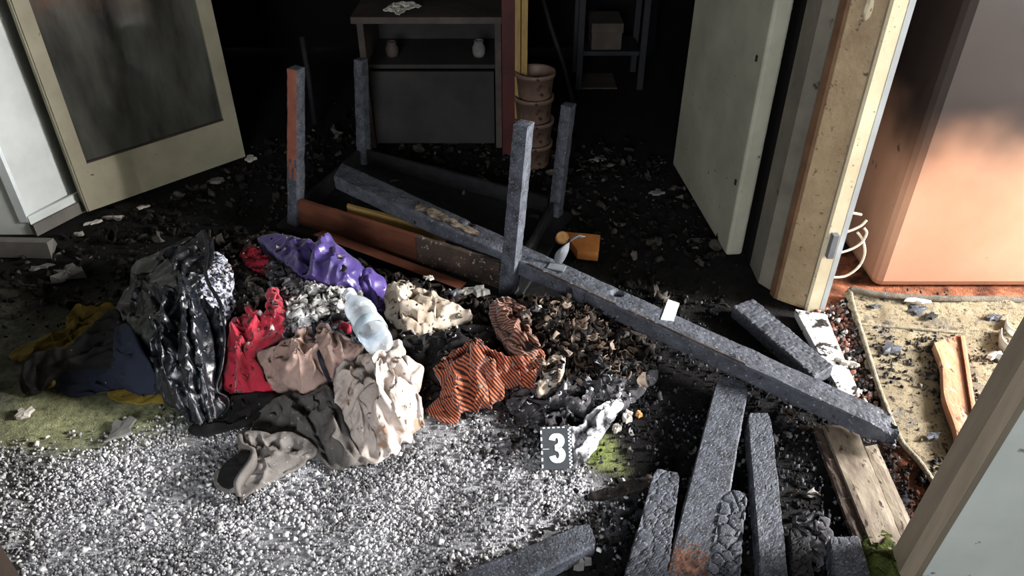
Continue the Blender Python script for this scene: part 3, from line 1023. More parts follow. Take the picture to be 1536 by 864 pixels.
# white door leaf on the right
w0, w0b, w1 = P(1088, 388), P(1112, 386), P(1008, 250)
wd = (w1 - w0).normalized()
wx = Vector((wd.y, -wd.x, 0))
door2 = thing('door_2', 'plain off-white door leaf standing ajar in the dark', 'door', (w0.x, w0.y, 0), kind='structure')
wt = (w0b - w0).dot(wx)
bm = bmesh.new()
bmesh.ops.create_cube(bm, size=1)
wl = (w1 - w0).length
for v in bm.verts:
    q = w0 + wd * ((v.co.y + 0.5) * wl) + wx * ((v.co.x + 0.5) * wt)
    v.co = Vector((q.x, q.y, 0.012 + (v.co.z + 0.5) * 2.0))
bmesh.ops.bevel(bm, geom=list(bm.edges), offset=0.012, segments=3, profile=0.5, affect='EDGES')
bm.verts.index_update()
obj('leaf', [tuple(v.co) for v in bm.verts], [[v.index for v in f.verts] for f in bm.faces], M['door_white'], door2)
bm.free()
for (a, z) in ((0.03, 0.30), (0.05, 0.75)):
    q = w0 + wd * a - wx * 0.001
    V_, F_ = rbox(q.x - 0.004, q.x + 0.002, q.y, q.y + 0.012, z, z + 0.02, 0.001)
    obj('latch_mark', V_, F_, M['char_dark'], door2)

# ------------------------------------------------------------------ upturned table
tA, tB = P(444, 342), P(762, 447)
tC = P(832, 330)
tD = tA + (tC - tB)
table = thing('upturned_table', 'burnt table lying upside down with its legs in the air', 'table', ((tA + tC) / 2))
ax = (tB - tA).normalized()
ay = Vector((-ax.y, ax.x, 0))


def leg(base, tpx, sz, m, top_m=None):
    top = PY(tpx[0], tpx[1], base.y + 0.0)
    c = []
    for q, s in ((base, sz), (top, sz * 0.92)):
        for (i, j) in ((-1, -1), (1, -1), (1, 1), (-1, 1)):
            c.append(q + ax * (i * s / 2) + ay * (j * s / 2))
    return hexa(c, (4, 4, 40), char_disp(0.0012, 45, 0.0008), 0.004), top


V_, F_ = hexa([q + Vector((0, 0, z)) + o_ for z in (0.002, 0.028) for q, o_ in ((tA, -ax * .06 - ay * .05), (tB, ax * .06 - ay * .05), (tC, ax * .06 + ay * .05), (tD, -ax * .06 + ay * .05))], (24, 18, 1), char_disp(0.003, 30, 0.001), 0.004)
obj('tabletop', V_, F_, M['char_dark'], table)
def leg_material():
    """unburnt reddish varnish on the side away from the fire"""
    m = mat('leg_varnish', (150, 90, 70), (112, 62, 48), 20, 0.55, 0.3, 80, 0.002, 0.35)
    return m


M['leg_varnish'] = leg_material()
for k_, (q, tp, sz, mm) in enumerate(((tA, (444, 101), 0.052, 'char'), (tB, (786, 184), 0.056, 'char'), (tC, (853, 156), 0.05, 'char'), (tD, (541, 88), 0.05, 'char'))):
    (V_, F_), top = leg(q, tp, sz, None)
    lg = obj('leg', V_, F_, M[mm], table, label=('charred leg with one reddish varnished face', None, None, None)[k_])
    if k_ == 0:
        lg.data.materials.append(M['leg_varnish'])
        for pg in lg.data.polygons:
            z_ = pg.center.z + lg.parent.location.z
            if pg.normal.dot(-ay) > 0.6 and z_ > 0.27 + 0.05 * math.sin(pg.center.x * 300):
                pg.material_index = 1
# aprons: reddish board on the near side, burnt at one end
ap0, ap1 = tA + ax * 0.03, tB - ax * 0.03
f_ = 0.62
for (a, b, mm, nm, nn) in ((ap0, ap0.lerp(ap1, f_), 'table_brown', 'apron', 12), (ap0.lerp(ap1, f_), ap1, 'char_wood', 'apron_burnt_end', 10)):
    c = [v + Vector((0, 0, z)) for z in (0.028, 0.145) for v in (a - ay * 0.006, b - ay * 0.006, b + ay * 0.016, a + ay * 0.016)]
    V_, F_ = hexa(c, (nn, 2, 5), char_disp(0.0008 if nn == 12 else 0.003, 40, 0.0006), 0.003)
    obj(nm, V_, F_, M[mm], table)
for (a, b) in ((tB + ay * 0.03, tC - ay * 0.03), (tA + ay * 0.03, tD - ay * 0.03), (tD + ax * 0.03, tC - ax * 0.03)):
    d = (b - a).normalized()
    nrm = Vector((-d.y, d.x, 0))
    c = [v + Vector((0, 0, z)) for z in (0.028, 0.10) for v in (a - nrm * 0.01, b - nrm * 0.01, b + nrm * 0.01, a + nrm * 0.01)]
    V_, F_ = hexa(c, (14, 2, 4), char_disp(0.003, 40, 0.0008), 0.003)
    obj('apron', V_, F_, M['char_dark'], table)
V_, F_ = hexa([tuple(v) for v in (P(470, 352, 0.05), P(690, 434, 0.05), P(700, 424, 0.05), P(486, 345, 0.05))] + [tuple(v) for v in (P(470, 352, 0.065), P(690, 434, 0.065), P(700, 424, 0.065), P(486, 345, 0.065))], (12, 2, 1), char_disp(0.001, 40))
obj('moulding', V_, F_, M['table_brown'], table)

# pale board standing inside the table
c0, c1 = P(523, 338, 0.05), P(668, 366, 0.05)
c = [c0 + Vector((0, 0, -0.02)), c1 + Vector((0, 0, -0.02)), c1 + Vector((0, 0.02, -0.02)), c0 + Vector((0, 0.02, -0.02)),
     c0 + Vector((0, 0.01, 0.085)), c1 + Vector((0, 0.01, 0.05)), c1 + Vector((0, 0.03, 0.05)), c0 + Vector((0, 0.03, 0.085))]
V_, F_ = hexa(c, (8, 2, 3), char_disp(0.0006, 40), 0.002)
obj('pale_board', V_, F_, M['pale_wood'], label='unburnt pale yellow board inside the upturned table', cat='board')

# ------------------------------------------------------------------ long charred plank
zl, zr_ = 0.20, 0.115
lp = [(500, 264, zl), (1354, 657, zr_), (1343, 621, zr_), (512, 243, zl)]
LP = thing('charred_plank', 'very long charred plank with holes and a white tag across the debris', 'plank', (P(1000, 490, 0.1) * 1.0))
LP.location.z = 0.02
tq = [P(*q) for q in lp]


def topat(u, v, dz=0.0):
    return tq[0].lerp(tq[1], u).lerp(tq[3].lerp(tq[2], u), v) + Vector((0, 0, dz))


pn_ = (tq[1] - tq[0]).cross(tq[3] - tq[0]).normalized()


def onplank(px, py, lift=0.0):
    d = ray(px, py)
    c = Vector((0, 0, CAMZ))
    t = (tq[0] - c).dot(pn_) / d.dot(pn_)
    return c + d * t + Vector((0, 0, lift))


hc = [onplank(926, 439), onplank(704, 336)]


def plank_disp(p):
    d = char_disp(0.0012, 38, 0.0012, 4)(p)
    for h in hc:
        r = np.hypot(p[:, 0] - h.x, (p[:, 1] - h.y))
        d = d - 0.028 * np.exp(-(r / 0.017) ** 4) * (p[:, 2] > 0.09)
    al = (p - np.array(tq[0])) @ np.array((tq[1] - tq[0]).normalized())
    d = d - 0.035 * np.clip((al - (tq[1] - tq[0]).length + 0.09) / 0.09, 0, 1) * np.clip(fbm(p[:, 0] * 45, p[:, 1] * 45, p[:, 2] * 45, 77) + 0.25, 0, 1)
    # burnt-away end
    return d


V_, F_ = hexa([v - Vector((0, 0, 0.06)) for v in tq] + tq, (300, 26, 8), plank_disp, 0.006)
brd = obj('board', V_, F_, M['char_plank'], LP)

# paler band where the char has flaked off the middle of the upper face
for (u0, u1, v0, v1, mm) in ((0.20, 0.34, 0.15, 0.8, 'flaked'), (0.44, 0.60, 0.04, 0.12, 'char_wood'), (0.62, 0.80, 0.03, 0.10, 'char_wood')):
    n_ = 60
    pts_, fs_ = [], []
    for i in range(n_ + 1):
        u = u0 + (u1 - u0) * i / n_
        w_ = 0.5 + 0.5 * vnoise(np.array([u * 70.0]), np.array([v0 * 9]), seed=4)[0]
        for v in (v0 + (v1 - v0) * 0.3 * (1 - w_), v0 + (v1 - v0) * (0.55 + 0.45 * w_)):
            pts_.append(topat(u, v, 0.0035))
    for i in range(n_):
        fs_.append([2 * i, 2 * i + 2, 2 * i + 3, 2 * i + 1])
    nn_ = len(pts_)
    pts_ += [q - Vector((0, 0, 0.006)) for q in pts_]
    fs_ += [[2 * i + nn_, 2 * i + 1 + nn_, 2 * i + 3 + nn_, 2 * i + 2 + nn_] for i in range(n_)]
    for i in range(n_):
        for s in (0, 1):
            fs_.append([2 * i + s, 2 * i + 2 + s, 2 * i + 2 + s + nn_, 2 * i + s + nn_])
    obj('flaked_patch', pts_, fs_, M[mm], LP)
# white tag wrapped on the upper face
tagq = [onplank(991, 480, .002), onplank(1010, 482, .002), onplank(1019, 456, .002), onplank(1002, 450, .002)]
V_, F_ = hexa([q - Vector((0, 0, 0.004)) for q in tagq] + [q + Vector((0, 0, 0.001)) for q in tagq], (4, 6, 1), lambda p: 0.001 * fbm(p[:, 0] * 90, p[:, 1] * 90))
obj('white_tag', V_, F_, M['bright_white'], LP, label='small bright white paper tag')
# twisted tin flap sticking up from it
fb = onplank(838, 398)
fl = [fb] + [PY(a, b_, fb.y + .01) for a, b_ in ((843, 380), (852, 366), (866, 356), (872, 358))]
V_, F_ = [], []
for i, q in enumerate(spline(fl, 5)):
    w_ = 0.010 + 0.012 * math.sin(i * 0.35)
    V_ += [q + Vector((-w_, 0, 0)), q + Vector((w_, 0.004, 0.006)), q + Vector((w_, 0.006, 0.004)), q + Vector((-w_, 0.002, -0.002))]
for i in range(len(V_) // 4 - 1):
    for k in range(4):
        F_.append([i * 4 + k, i * 4 + (k + 1) % 4, i * 4 + 4 + (k + 1) % 4, i * 4 + 4 + k])
obj('tin_flap', V_, F_, M['tin'], LP, smooth=True)
pl_ = onplank(835, 402)
V_, F_ = rbox(pl_.x - 0.03, pl_.x + 0.03, pl_.y - 0.018, pl_.y + 0.018, pl_.z, pl_.z + 0.006, 0.002, rot=-0.4)
obj('hinge_plate', V_, F_, M['tin'], LP)

# orange block behind it, with a round cork-like stub
ob = [P(866, 376, 0.05), P(898, 379, 0.05), P(901, 352, 0.06), P(846, 347, 0.06)]
V_, F_ = hexa([q - Vector((0, 0, 0.04)) for q in ob] + ob, (8, 6, 2), char_disp(0.0008, 40), 0.003)
obj('wood_block', V_, F_, M['orange_wood'], label='orange unburnt wood block behind the long plank', cat='block')
cq = P(843, 357, 0.085)
V_, F_ = lathe([(0.0, 0.0), (0.022, 0.0), (0.025, 0.006), (0.025, 0.03), (0.021, 0.036), (0.0, 0.037)], 20)
mt_ = Matrix.Rotation(0.9, 3, 'X')
V_ = [cq + mt_ @ (v - Vector((0, 0, 0.015))) for v in V_]
obj('cork_stub', V_, F_, M['cork'], smooth=False, label='round tan cork stub beside the orange wood block', cat='cork')

# second charred plank behind, leaning on the threshold
plank('charred_plank', [(1098, 458, 0.06), (1222, 566, 0.075), (1252, 548, 0.075), (1130, 446, 0.06)], [0.05] * 4, M['char_plank'], (70, 14, 6), char_disp(0.002, 45, 0.0012, 9), 0.006,
      label='short charred plank lying behind the long plank by the threshold', cat='plank')

# foreground charred timbers
T = [
    ([(730, 900, 0.055), (897, 815, 0.055), (883, 780, 0.055), (640, 878, 0.055)], 0.05, 0.0007, 60, 'char', (80, 14, 8), 'charred timber lying crosswise on the pale ash'),
    ([(925, 900, 0.075), (982, 700, 0.075), (1021, 707, 0.075), (998, 900, 0.075)], 0.065, 0.0030, 42, 'char', (84, 24, 10), 'cracked charred timber with rounded end beside the crosswise timber'),
    ([(988, 900, 0.070), (1077, 560, 0.070), (1125, 572, 0.070), (1066, 900, 0.070)], 0.06, 0.0008, 60, 'char', (130, 24, 8), 'long charred timber with a rusty stain running under the plank'),
    ([(1050, 900, 0.075), (1086, 730, 0.075), (1122, 737, 0.075), (1108, 900, 0.075)], 0.07, 0.0065, 34, 'char', (74, 20, 9), 'short timber with deep alligator cracks in its char'),
    ([(1143, 900, 0.068), (1120, 617, 0.068), (1157, 617, 0.068), (1188, 900, 0.068)], 0.06, 0.0012, 50, 'char', (110, 18, 8), 'charred timber with a flat square end below the long plank'),
    ([(1192, 900, 0.072), (1184, 790, 0.072), (1212, 784, 0.072), (1228, 900, 0.072)], 0.062, 0.004, 45, 'char_dark', (50, 16, 8), 'narrow burnt timber stub with a shrivelled rag at its tip'),
    ([(1258, 900, 0.07), (1243, 803, 0.07), (1291, 802, 0.07), (1318, 900, 0.07)], 0.06, 0.0018, 50, 'char', (44, 22, 8), 'wide charred timber stub beside the mossy threshold end'),
]
for k_, (quad, th, amp, cell, mm, nn, lab) in enumerate(T):
    o_ = plank('charred_timber', quad, th, M[mm], nn, char_disp(amp, cell, 0.0012, 20 + k_, 0.12), 0.012, endround=0.10, label=lab, cat='timber', group='charred timbers in the foreground')
    if k_ == 2:
        q = P(1034, 846, 0.072)
        o_.data.materials.append(M['rust'])
        for pg in o_.data.polygons:
            c_ = pg.center + o_.location
            if (c_ - q).length < 0.045 * (1 + 0.6 * random.uniform(-1, 1)) and pg.normal.z > 0.5:
                pg.material_index = 1

# ------------------------------------------------------------------ the heap of clothes
drape('burnt_heap', [(300, 390, 0.02), (400, 350, 0.02), (480, 366, 0.03), (570, 405, 0.05), (690, 440, 0.05), (800, 446, 0.05), (930, 478, 0.04), (985, 540, 0.01), (930, 600, 0.005), (860, 622, 0.005),
                     (770, 600, 0.005), (690, 606, 0.005), (640, 600, 0.005), (560, 640, 0.005), (430, 630, 0.005), (330, 625, 0.005), (290, 560, 0.02), (280, 470, 0.03)], M['burnt'],
      ctrl=[(400, 440, 0.09), (470, 450, 0.10), (520, 500, 0.11), (600, 520, 0.10), (700, 500, 0.09), (760, 520, 0.08), (860, 520, 0.06), (440, 540, 0.07), (560, 600, 0.06), (350, 500, 0.06)],
      crumple=(0.016, 26), fine=0.006, spacing=0.009, seed=3, rag=0.03, kind='stuff', label='heap of burnt cloth shreds and ash under the clothes', cat='debris')

drape('yellow_cloth', [(14, 530, .01), (36, 517, .03), (73, 501, .04), (101, 492, .05), (99, 472, .07), (117, 456, .09), (142, 456, .09), (166, 453, .07), (172, 466, .06), (140, 494, .06), (110, 518, .05), (70, 526, .03), (40, 540, .01), (24, 540, .01)],
      M['yellow_cloth'], folds=[([(30, 530), (80, 508), (120, 490)], .012, .02, .04), ([(108, 470), (125, 475), (150, 462)], -.02, .025, .07), ([(120, 458), (112, 480)], .012, .015, .08)], crumple=(.010, 18), aniso=(0.5, 2.2), seed=11,
      label='mustard yellow cloth sticking out behind the dark sleeve', cat='cloth')
drape('yellow_cloth', [(160, 588, .012), (185, 582, .02), (239, 590, .02), (246, 603, .006), (205, 605, .006), (174, 600, .006)], M['yellow_cloth'], crumple=(.006, 22), seed=12, thick=.006,
      label='flat strip of yellow cloth under the navy trouser leg', cat='cloth')
# dark sleeve with an open cuff
drape('dark_sleeve', [(33, 560, .05), (40, 540, .08), (52, 528, .10), (80, 521, .11), (106, 519, .11), (136, 490, .12), (170, 464, .13), (182, 486, .14), (178, 505, .13), (172, 535, .11), (125, 543, .09), (88, 553, .07), (72, 566, .05), (60, 584, .012), (48, 592, .006), (36, 588, .006)],
      M['dark_cloth'], ctrl=[(100, 535, .11)], folds=[([(52, 530), (110, 524), (150, 490)], .01, .02, .1), ([(60, 560), (100, 538), (160, 510)], -.012, .02, .1), ([(38, 585), (36, 560), (48, 535)], .012, .014, .06)], crumple=(.008, 14), aniso=(0.35, 3.0), seed=13, drop=.05,
      label='dark brown sleeve with an open cuff beside the yellow cloth', cat='clothing')
cf = [P(45, 556, .05), P(60, 548, .06), P(72, 556, .05), P(76, 570, .03), P(66, 578, .015), P(52, 574, .02)]
drape('cuff_lining', [(44, 560, .04), (58, 550, .06), (72, 556, .06), (78, 570, .035), (70, 580, .012), (56, 576, .015)], M['yellow_cloth'], crumple=(.008, 30), seed=14, spacing=.005,
      label='yellow cuff end poking out of the dark sleeve', cat='clothing')
nv = thing('navy_trousers', 'navy blue trouser leg pushed under the black jacket', 'trousers', P(150, 575))
drape('trouser_leg', [(75, 562, .035), (84, 551, .06), (100, 545, .075), (134, 540, .085), (170, 535, .10), (190, 532, .11), (215, 545, .10), (232, 575, .05), (236, 588, .012), (215, 592, .006), (170, 586, .006), (142, 590, .006), (109, 592, .006), (88, 582, .012)], M['navy'],
      ctrl=[(130, 562, .085), (180, 560, .10)], folds=[([(95, 560), (130, 552), (180, 548)], .006, .02, .08), ([(90, 575), (120, 572), (170, 570)], -.008, .02, .05)], crumple=(.006, 12), aniso=(0.1, 3), seed=15, drop=.03, parent=nv)
drape('waist_flap', [(174, 490, .15), (184, 484, .17), (194, 490, .17), (204, 510, .16), (222, 545, .12), (240, 582, .05), (232, 590, .02), (205, 584, .04), (182, 570, .06), (168, 556, .08), (167, 540, .10), (173, 515, .13)], M['navy'],
      ctrl=[(190, 530, .15)], folds=[([(182, 490), (190, 530), (225, 585)], -.012, .02, .12), ([(195, 492), (212, 535), (236, 580)], .012, .014, .12)], crumple=(.005, 14), seed=16, drop=.06, parent=nv)

jk = thing('leather_jacket', 'black leather jacket with shiny crumpled folds and grey fur lining', 'jacket', P(265, 560))
drape('jacket_back', [(303, 346, .20), (312, 352, .20), (318, 372, .20), (312, 400, .22), (290, 424, .24), (262, 455, .22), (240, 485, .19), (222, 508, .16), (205, 500, .13), (188, 491, .11), (174, 472, .08), (178, 452, .09), (186, 436, .11), (199, 424, .12), (197, 404, .13), (212, 388, .14), (240, 376, .17), (270, 360, .19)],
      M['leather_dark'], ctrl=[(240, 400, .19), (230, 440, .20), (270, 390, .23)], folds=[([(200, 405), (215, 435), (250, 455)], .022, .03, .17), ([(205, 425), (230, 445), (245, 470)], -.018, .02, .17), ([(290, 355), (250, 385), (215, 400)], -.012, .02, .19), ([(300, 375), (275, 380), (262, 405)], .016, .018, .21), ([(306, 388), (288, 395), (275, 415)], .014, .014, .22), ([(180, 450), (205, 470), (240, 478)], -.014, .018, .14), ([(190, 480), (200, 455), (215, 440)], .01, .014, .13)],
      crumple=(.007, 13), aniso=(-0.6, 2.2), fine=.001, seed=17, drop=.08, parent=jk)
drape('jacket_front', [(276, 418, .24), (290, 430, .23), (300, 460, .20), (312, 490, .17), (320, 530, .13), (318, 570, .09), (322, 598, .05), (340, 594, .03), (341, 612, .015), (322, 630, .008), (300, 640, .006), (284, 634, .006), (272, 616, .012), (250, 602, .02), (236, 584, .035), (224, 562, .06), (216, 544, .08), (212, 520, .11), (228, 488, .16), (252, 448, .21)],
      M['leather'], ctrl=[(265, 500, .20), (245, 540, .14), (290, 540, .15), (270, 580, .09), (300, 600, .06)],
      folds=[([(275, 422), (245, 475), (222, 530), (236, 575)], .030, .022, .15), ([(274, 430), (256, 485), (244, 545), (254, 590)], .034, .020, .15), ([(276, 430), (272, 480), (266, 520), (268, 560), (282, 610)], -.030, .018, .15), ([(278, 440), (286, 500), (280, 560), (288, 600)], .034, .018, .15), ([(284, 445), (300, 510), (302, 560), (300, 610)], .030, .016, .13), ([(290, 490), (294, 540), (292, 580)], -.014, .010, .13), ([(232, 510), (240, 540), (246, 570)], -.014, .010, .12), ([(300, 610), (320, 600), (338, 606)], .014, .012, .03)],
      crumple=(.005, 26), aniso=(1.45, 5.0), fine=.001, seed=18, drop=.05, spacing=.005, parent=jk)
drape('jacket_side', [(288, 432, .22), (304, 446, .21), (322, 462, .20), (334, 468, .18), (335, 500, .15), (332, 540, .11), (326, 575, .07), (318, 590, .05), (314, 560, .08), (312, 520, .12), (306, 490, .15), (296, 460, .19)],
      M['leather'], folds=[([(330, 470), (332, 510), (326, 560), (320, 585)], .022, .012, .14), ([(318, 468), (322, 510), (318, 550)], -.016, .012, .14)], crumple=(.007, 30), aniso=(1.5, 4), fine=.002, seed=19, drop=.06, parent=jk)
drape('fur_lining', [(316, 376, .19), (330, 380, .19), (342, 396, .18), (346, 418, .17), (344, 440, .16), (350, 455, .13), (340, 470, .14), (326, 462, .18), (308, 446, .20), (290, 428, .22), (284, 414, .23), (298, 402, .22), (312, 396, .21)],
      M['fur_lining'], ctrl=[(328, 415, .21)], crumple=(.010, 36), fine=.005, seed=20, drop=.06, spacing=.005, parent=jk)
zp = spline([P(303, 347, .215), P(309, 362, .225), P(311, 380, .23), P(308, 405, .235), P(313, 425, .225), P(328, 450, .21), P(334, 468, .195)], 6)
V_, F_ = tube(zp, 0.006, 6)
obj('zip', V_, F_, M['leather_dark'], jk, smooth=True)
hm = spline([P(334, 470, .19), P(337, 510, .155), P(333, 550, .11), P(325, 584, .065), P(341, 596, .04), P(342, 612, .02), P(332, 624, .012)], 6)
V_, F_ = tube(hm, 0.0035, 6)
obj('hem_piping', V_, F_, M['leather'], jk, smooth=True)
drape('black_cloth', [(300, 620, .02), (330, 600, .03), (370, 590, .04), (410, 590, .05), (405, 615, .025), (370, 635, .01), (330, 648, .006), (296, 652, .006), (286, 640, .006)], M['dark_cloth'], crumple=(.008, 18), aniso=(.2, 2), seed=21, label='sooty black cloth lying between jacket hem and grey trousers', cat='cloth')

rd = thing('red_sweater', 'crimson red sweater crumpled beside the black jacket', 'sweater', P(370, 560))
drape('body', [(341, 494, .12), (352, 480, .14), (369, 470, .15), (390, 478, .16), (408, 486, .16), (424, 482, .16), (428, 494, .15), (404, 506, .15), (384, 518, .14), (379, 536, .12), (392, 556, .10), (407, 572, .07), (410, 588, .03), (385, 597, .02), (352, 586, .03), (336, 572, .05), (334, 540, .09), (338, 515, .11)], M['red_cloth'],
      ctrl=[(362, 520, .15), (365, 560, .10)], folds=[([(352, 490), (360, 520), (356, 565), (338, 574)], .022, .016, .12), ([(372, 500), (366, 540), (385, 580)], -.016, .018, .12), ([(345, 505), (385, 490), (424, 490)], .016, .014, .15), ([(340, 570), (352, 578), (385, 592)], .014, .014, .04)], crumple=(.010, 21), aniso=(1.3, 2.2), fine=.003, seed=22, drop=.05, parent=rd)
drape('sleeve', [(369, 458, .16), (380, 462, .17), (396, 470, .18), (402, 450, .19), (400, 436, .19), (408, 432, .20), (417, 438, .20), (422, 456, .19), (425, 474, .18), (412, 484, .17), (390, 482, .16), (372, 476, .15)], M['red_cloth'],
      folds=[([(404, 436), (412, 455), (420, 474)], .014, .012, .19), ([(372, 462), (392, 476), (415, 478)], .014, .012, .17), ([(385, 468), (402, 462)], -.02, .014, .18)], crumple=(.012, 30), fine=.004, seed=23, rag=.06, drop=.05, parent=rd, spacing=.005)
drape('red_rag', [(363, 376, .13), (374, 370, .14), (388, 374, .15), (402, 388, .15), (405, 402, .14), (400, 416, .12), (386, 408, .13), (372, 396, .13)], M['dark_red'], crumple=(.012, 30), fine=.004, seed=24, rag=.08, drop=.05,
      label='scorched dark red rag between jacket and purple cloth', cat='rag')
drape('red_rag', [(498, 486, .15), (512, 480, .16), (522, 486, .16), (524, 496, .15), (508, 498, .14)], M['red_cloth'], crumple=(.006, 34), seed=25, rag=.05, drop=.05, spacing=.004,
      label='tiny red cloth scrap next to the plastic bottle', cat='rag')

drape('purple_cloth', [(388, 354, .14), (412, 349, .16), (440, 354, .18), (466, 358, .20), (480, 360, .21), (494, 355, .24), (508, 368, .23), (526, 384, .21), (546, 398, .19), (572, 414, .15), (578, 436, .12), (582, 460, .10), (566, 466, .11), (547, 446, .14), (529, 432, .16), (497, 428, .17), (460, 414, .18), (444, 405, .18), (424, 388, .16), (400, 366, .14)],
      M['purple'], ctrl=[(500, 392, .24), (520, 410, .21), (470, 390, .19)], folds=[([(494, 357), (478, 385), (462, 410)], .032, .03, .22), ([(470, 362), (462, 385), (455, 405)], -.024, .022, .19), ([(505, 375), (500, 395), (478, 412)], .012, .014, .22), ([(522, 392), (512, 405), (488, 420)], .012, .012, .21), ([(545, 402), (540, 425), (545, 440)], -.02, .016, .17), ([(440, 356), (445, 380), (450, 400)], .014, .018, .18), ([(560, 412), (560, 440), (572, 458)], .016, .014, .13)],
      crumple=(.004, 13), aniso=(.9, 3.0), fine=.0004, seed=26, drop=.07, label='shiny purple satin cloth draped on the heap', cat='cloth')
drape('silvered_rag', [(455, 424, .17), (480, 426, .18), (510, 430, .18), (540, 436, .17), (546, 452, .16), (530, 462, .15), (505, 470, .15), (485, 486, .14), (470, 470, .15), (462, 446, .16)], M['burnt_white'], crumple=(.016, 30), fine=.006, seed=27, rag=.1, drop=.06, spacing=.005,
      label='charred black rag with silvery flakes below the purple cloth', cat='rag')
drape('ashen_wad', [(424, 456, .16), (440, 442, .17), (458, 442, .17), (466, 460, .17), (474, 480, .15), (462, 498, .14), (440, 502, .14), (424, 494, .15), (420, 474, .16)], M['burnt_white'], ctrl=[(445, 470, .19)], crumple=(.016, 34), fine=.008, seed=28, rag=.1, drop=.06, spacing=.005,
      label='ash-white burnt wad above the padded beige jacket', cat='rag')

pj = thing('padded_jacket', 'dusty pink-beige padded jacket with a zipped front', 'jacket', P(455, 570))
drape('padded_body', [(378, 534, .10), (392, 526, .12), (404, 522, .14), (425, 512, .16), (445, 502, .17), (469, 487, .18), (486, 485, .18), (504, 498, .18), (528, 512, .17), (540, 518, .16), (530, 534, .15), (512, 548, .14), (497, 557, .13), (484, 570, .11), (470, 585, .09), (457, 594, .07), (441, 588, .07), (413, 572, .08), (388, 552, .09)], M['padded'],
      ctrl=[(430, 545, .16), (460, 530, .18), (500, 530, .18), (450, 570, .12)], folds=[([(472, 488), (474, 520), (490, 562)], -.022, .014, .17), ([(455, 500), (448, 530), (452, 560)], .022, .018, .16), ([(425, 518), (415, 545), (430, 568)], .014, .020, .14), ([(490, 490), (494, 520), (500, 548)], .018, .012, .17), ([(508, 502), (512, 525), (515, 542)], .014, .010, .16), ([(500, 500), (503, 525), (507, 546)], -.012, .008, .16), ([(405, 526), (425, 530), (440, 520)], -.012, .014, .15), ([(404, 560), (435, 578), (460, 588)], -.014, .014, .09)],
      crumple=(.009, 22), aniso=(1.3, 2.8), fine=.002, seed=29, drop=.07, spacing=.005, parent=pj)
zp = spline([P(470, 487, .19), P(473, 508, .185), P(479, 535, .165), P(488, 560, .135), P(494, 572, .11)], 6)
V_, F_ = tube(zp, 0.005, 6)
obj('zip', V_, F_, M['navy'], pj, smooth=True)
drape('crumpled_shirt', [(500, 566, .12), (506, 550, .15), (525, 536, .17), (550, 531, .18), (575, 530, .18), (586, 512, .18), (598, 510, .18), (606, 528, .18), (631, 550, .15), (630, 562, .14), (620, 572, .13), (631, 592, .11), (628, 618, .06), (638, 626, .02), (627, 638, .01), (612, 658, .008), (594, 676, .006), (569, 689, .006), (550, 689, .006), (531, 670, .02), (519, 642, .05), (504, 610, .09), (499, 585, .11)], M['beige'],
      ctrl=[(560, 570, .20), (600, 560, .18), (600, 600, .14), (560, 620, .14), (540, 600, .15), (580, 650, .07)],
      folds=[([(530, 545), (555, 565), (560, 600), (548, 640)], -.030, .022, .15), ([(575, 550), (568, 580), (572, 620)], .026, .018, .15), ([(600, 575), (596, 600), (610, 620)], -.012, .012, .13), ([(604, 535), (612, 552), (606, 568)], -.022, .012, .16), ([(520, 570), (535, 585), (530, 610)], .022, .018, .13), ([(560, 640), (580, 655), (596, 652)], -.028, .016, .06), ([(540, 660), (560, 650), (585, 668)], .016, .012, .04), ([(585, 560), (600, 590), (596, 640)], .020, .016, .13), ([(615, 600), (625, 615), (620, 635)], -.014, .01, .06)],
      crumple=(.013, 21), aniso=(1.3, 2.4), fine=.004, seed=30, drop=.05, spacing=.005, label='large crumpled off-white shirt in front of the bottle', cat='shirt')
drape('cream_cloth', [(579, 440, .17), (588, 425, .18), (606, 422, .19), (624, 428, .19), (642, 436, .18), (664, 446, .17), (684, 456, .16), (703, 464, .14), (704, 476, .11), (688, 484, .10), (670, 486, .11), (650, 497, .10), (636, 502, .10), (620, 510, .09), (604, 500, .11), (590, 486, .12), (581, 464, .14)], M['cream_cloth'],
      ctrl=[(610, 450, .20), (640, 465, .17), (620, 485, .14)], folds=[([(592, 432), (606, 445), (600, 462), (620, 470)], .022, .016, .18), ([(625, 432), (618, 450), (640, 462), (660, 458)], -.022, .016, .17), ([(650, 445), (648, 470), (625, 490)], .020, .014, .15), ([(590, 470), (612, 480), (640, 480)], -.014, .012, .14), ([(660, 478), (680, 468), (700, 470)], .014, .012, .12)],
      crumple=(.010, 22), aniso=(.2, 2.6), fine=.003, seed=31, drop=.06, spacing=.005, label='cream cotton cloth bunched up beside the brown table board', cat='cloth')
drape('grey_trousers', [(378, 622, .02), (408, 600, .05), (431, 591, .08), (460, 588, .10), (490, 578, .12), (504, 606, .10), (519, 646, .06), (534, 676, .03), (552, 691, .008), (519, 700, .006), (494, 700, .006), (480, 687, .01), (467, 668, .02), (440, 652, .02), (405, 646, .01), (382, 642, .008)], M['grey_trousers'],
      ctrl=[(460, 620, .09), (500, 650, .07)], folds=[([(430, 600), (455, 640), (480, 680)], .022, .018, .06), ([(450, 600), (475, 640), (500, 690)], -.022, .016, .07), ([(485, 590), (500, 640), (530, 690)], .018, .016, .07), ([(395, 630), (420, 635), (450, 645)], -.012, .014, .03), ([(500, 640), (520, 670), (540, 685)], -.01, .01, .03)], crumple=(.009, 22), aniso=(-1.0, 3.2), fine=.002, seed=32, drop=.04,
      label='dark grey trousers spread under the padded jacket', cat='trousers')
gwt = thing('grey_shorts', 'light grey garment with an open waistband lying on the ash', 'clothing', P(400, 705))
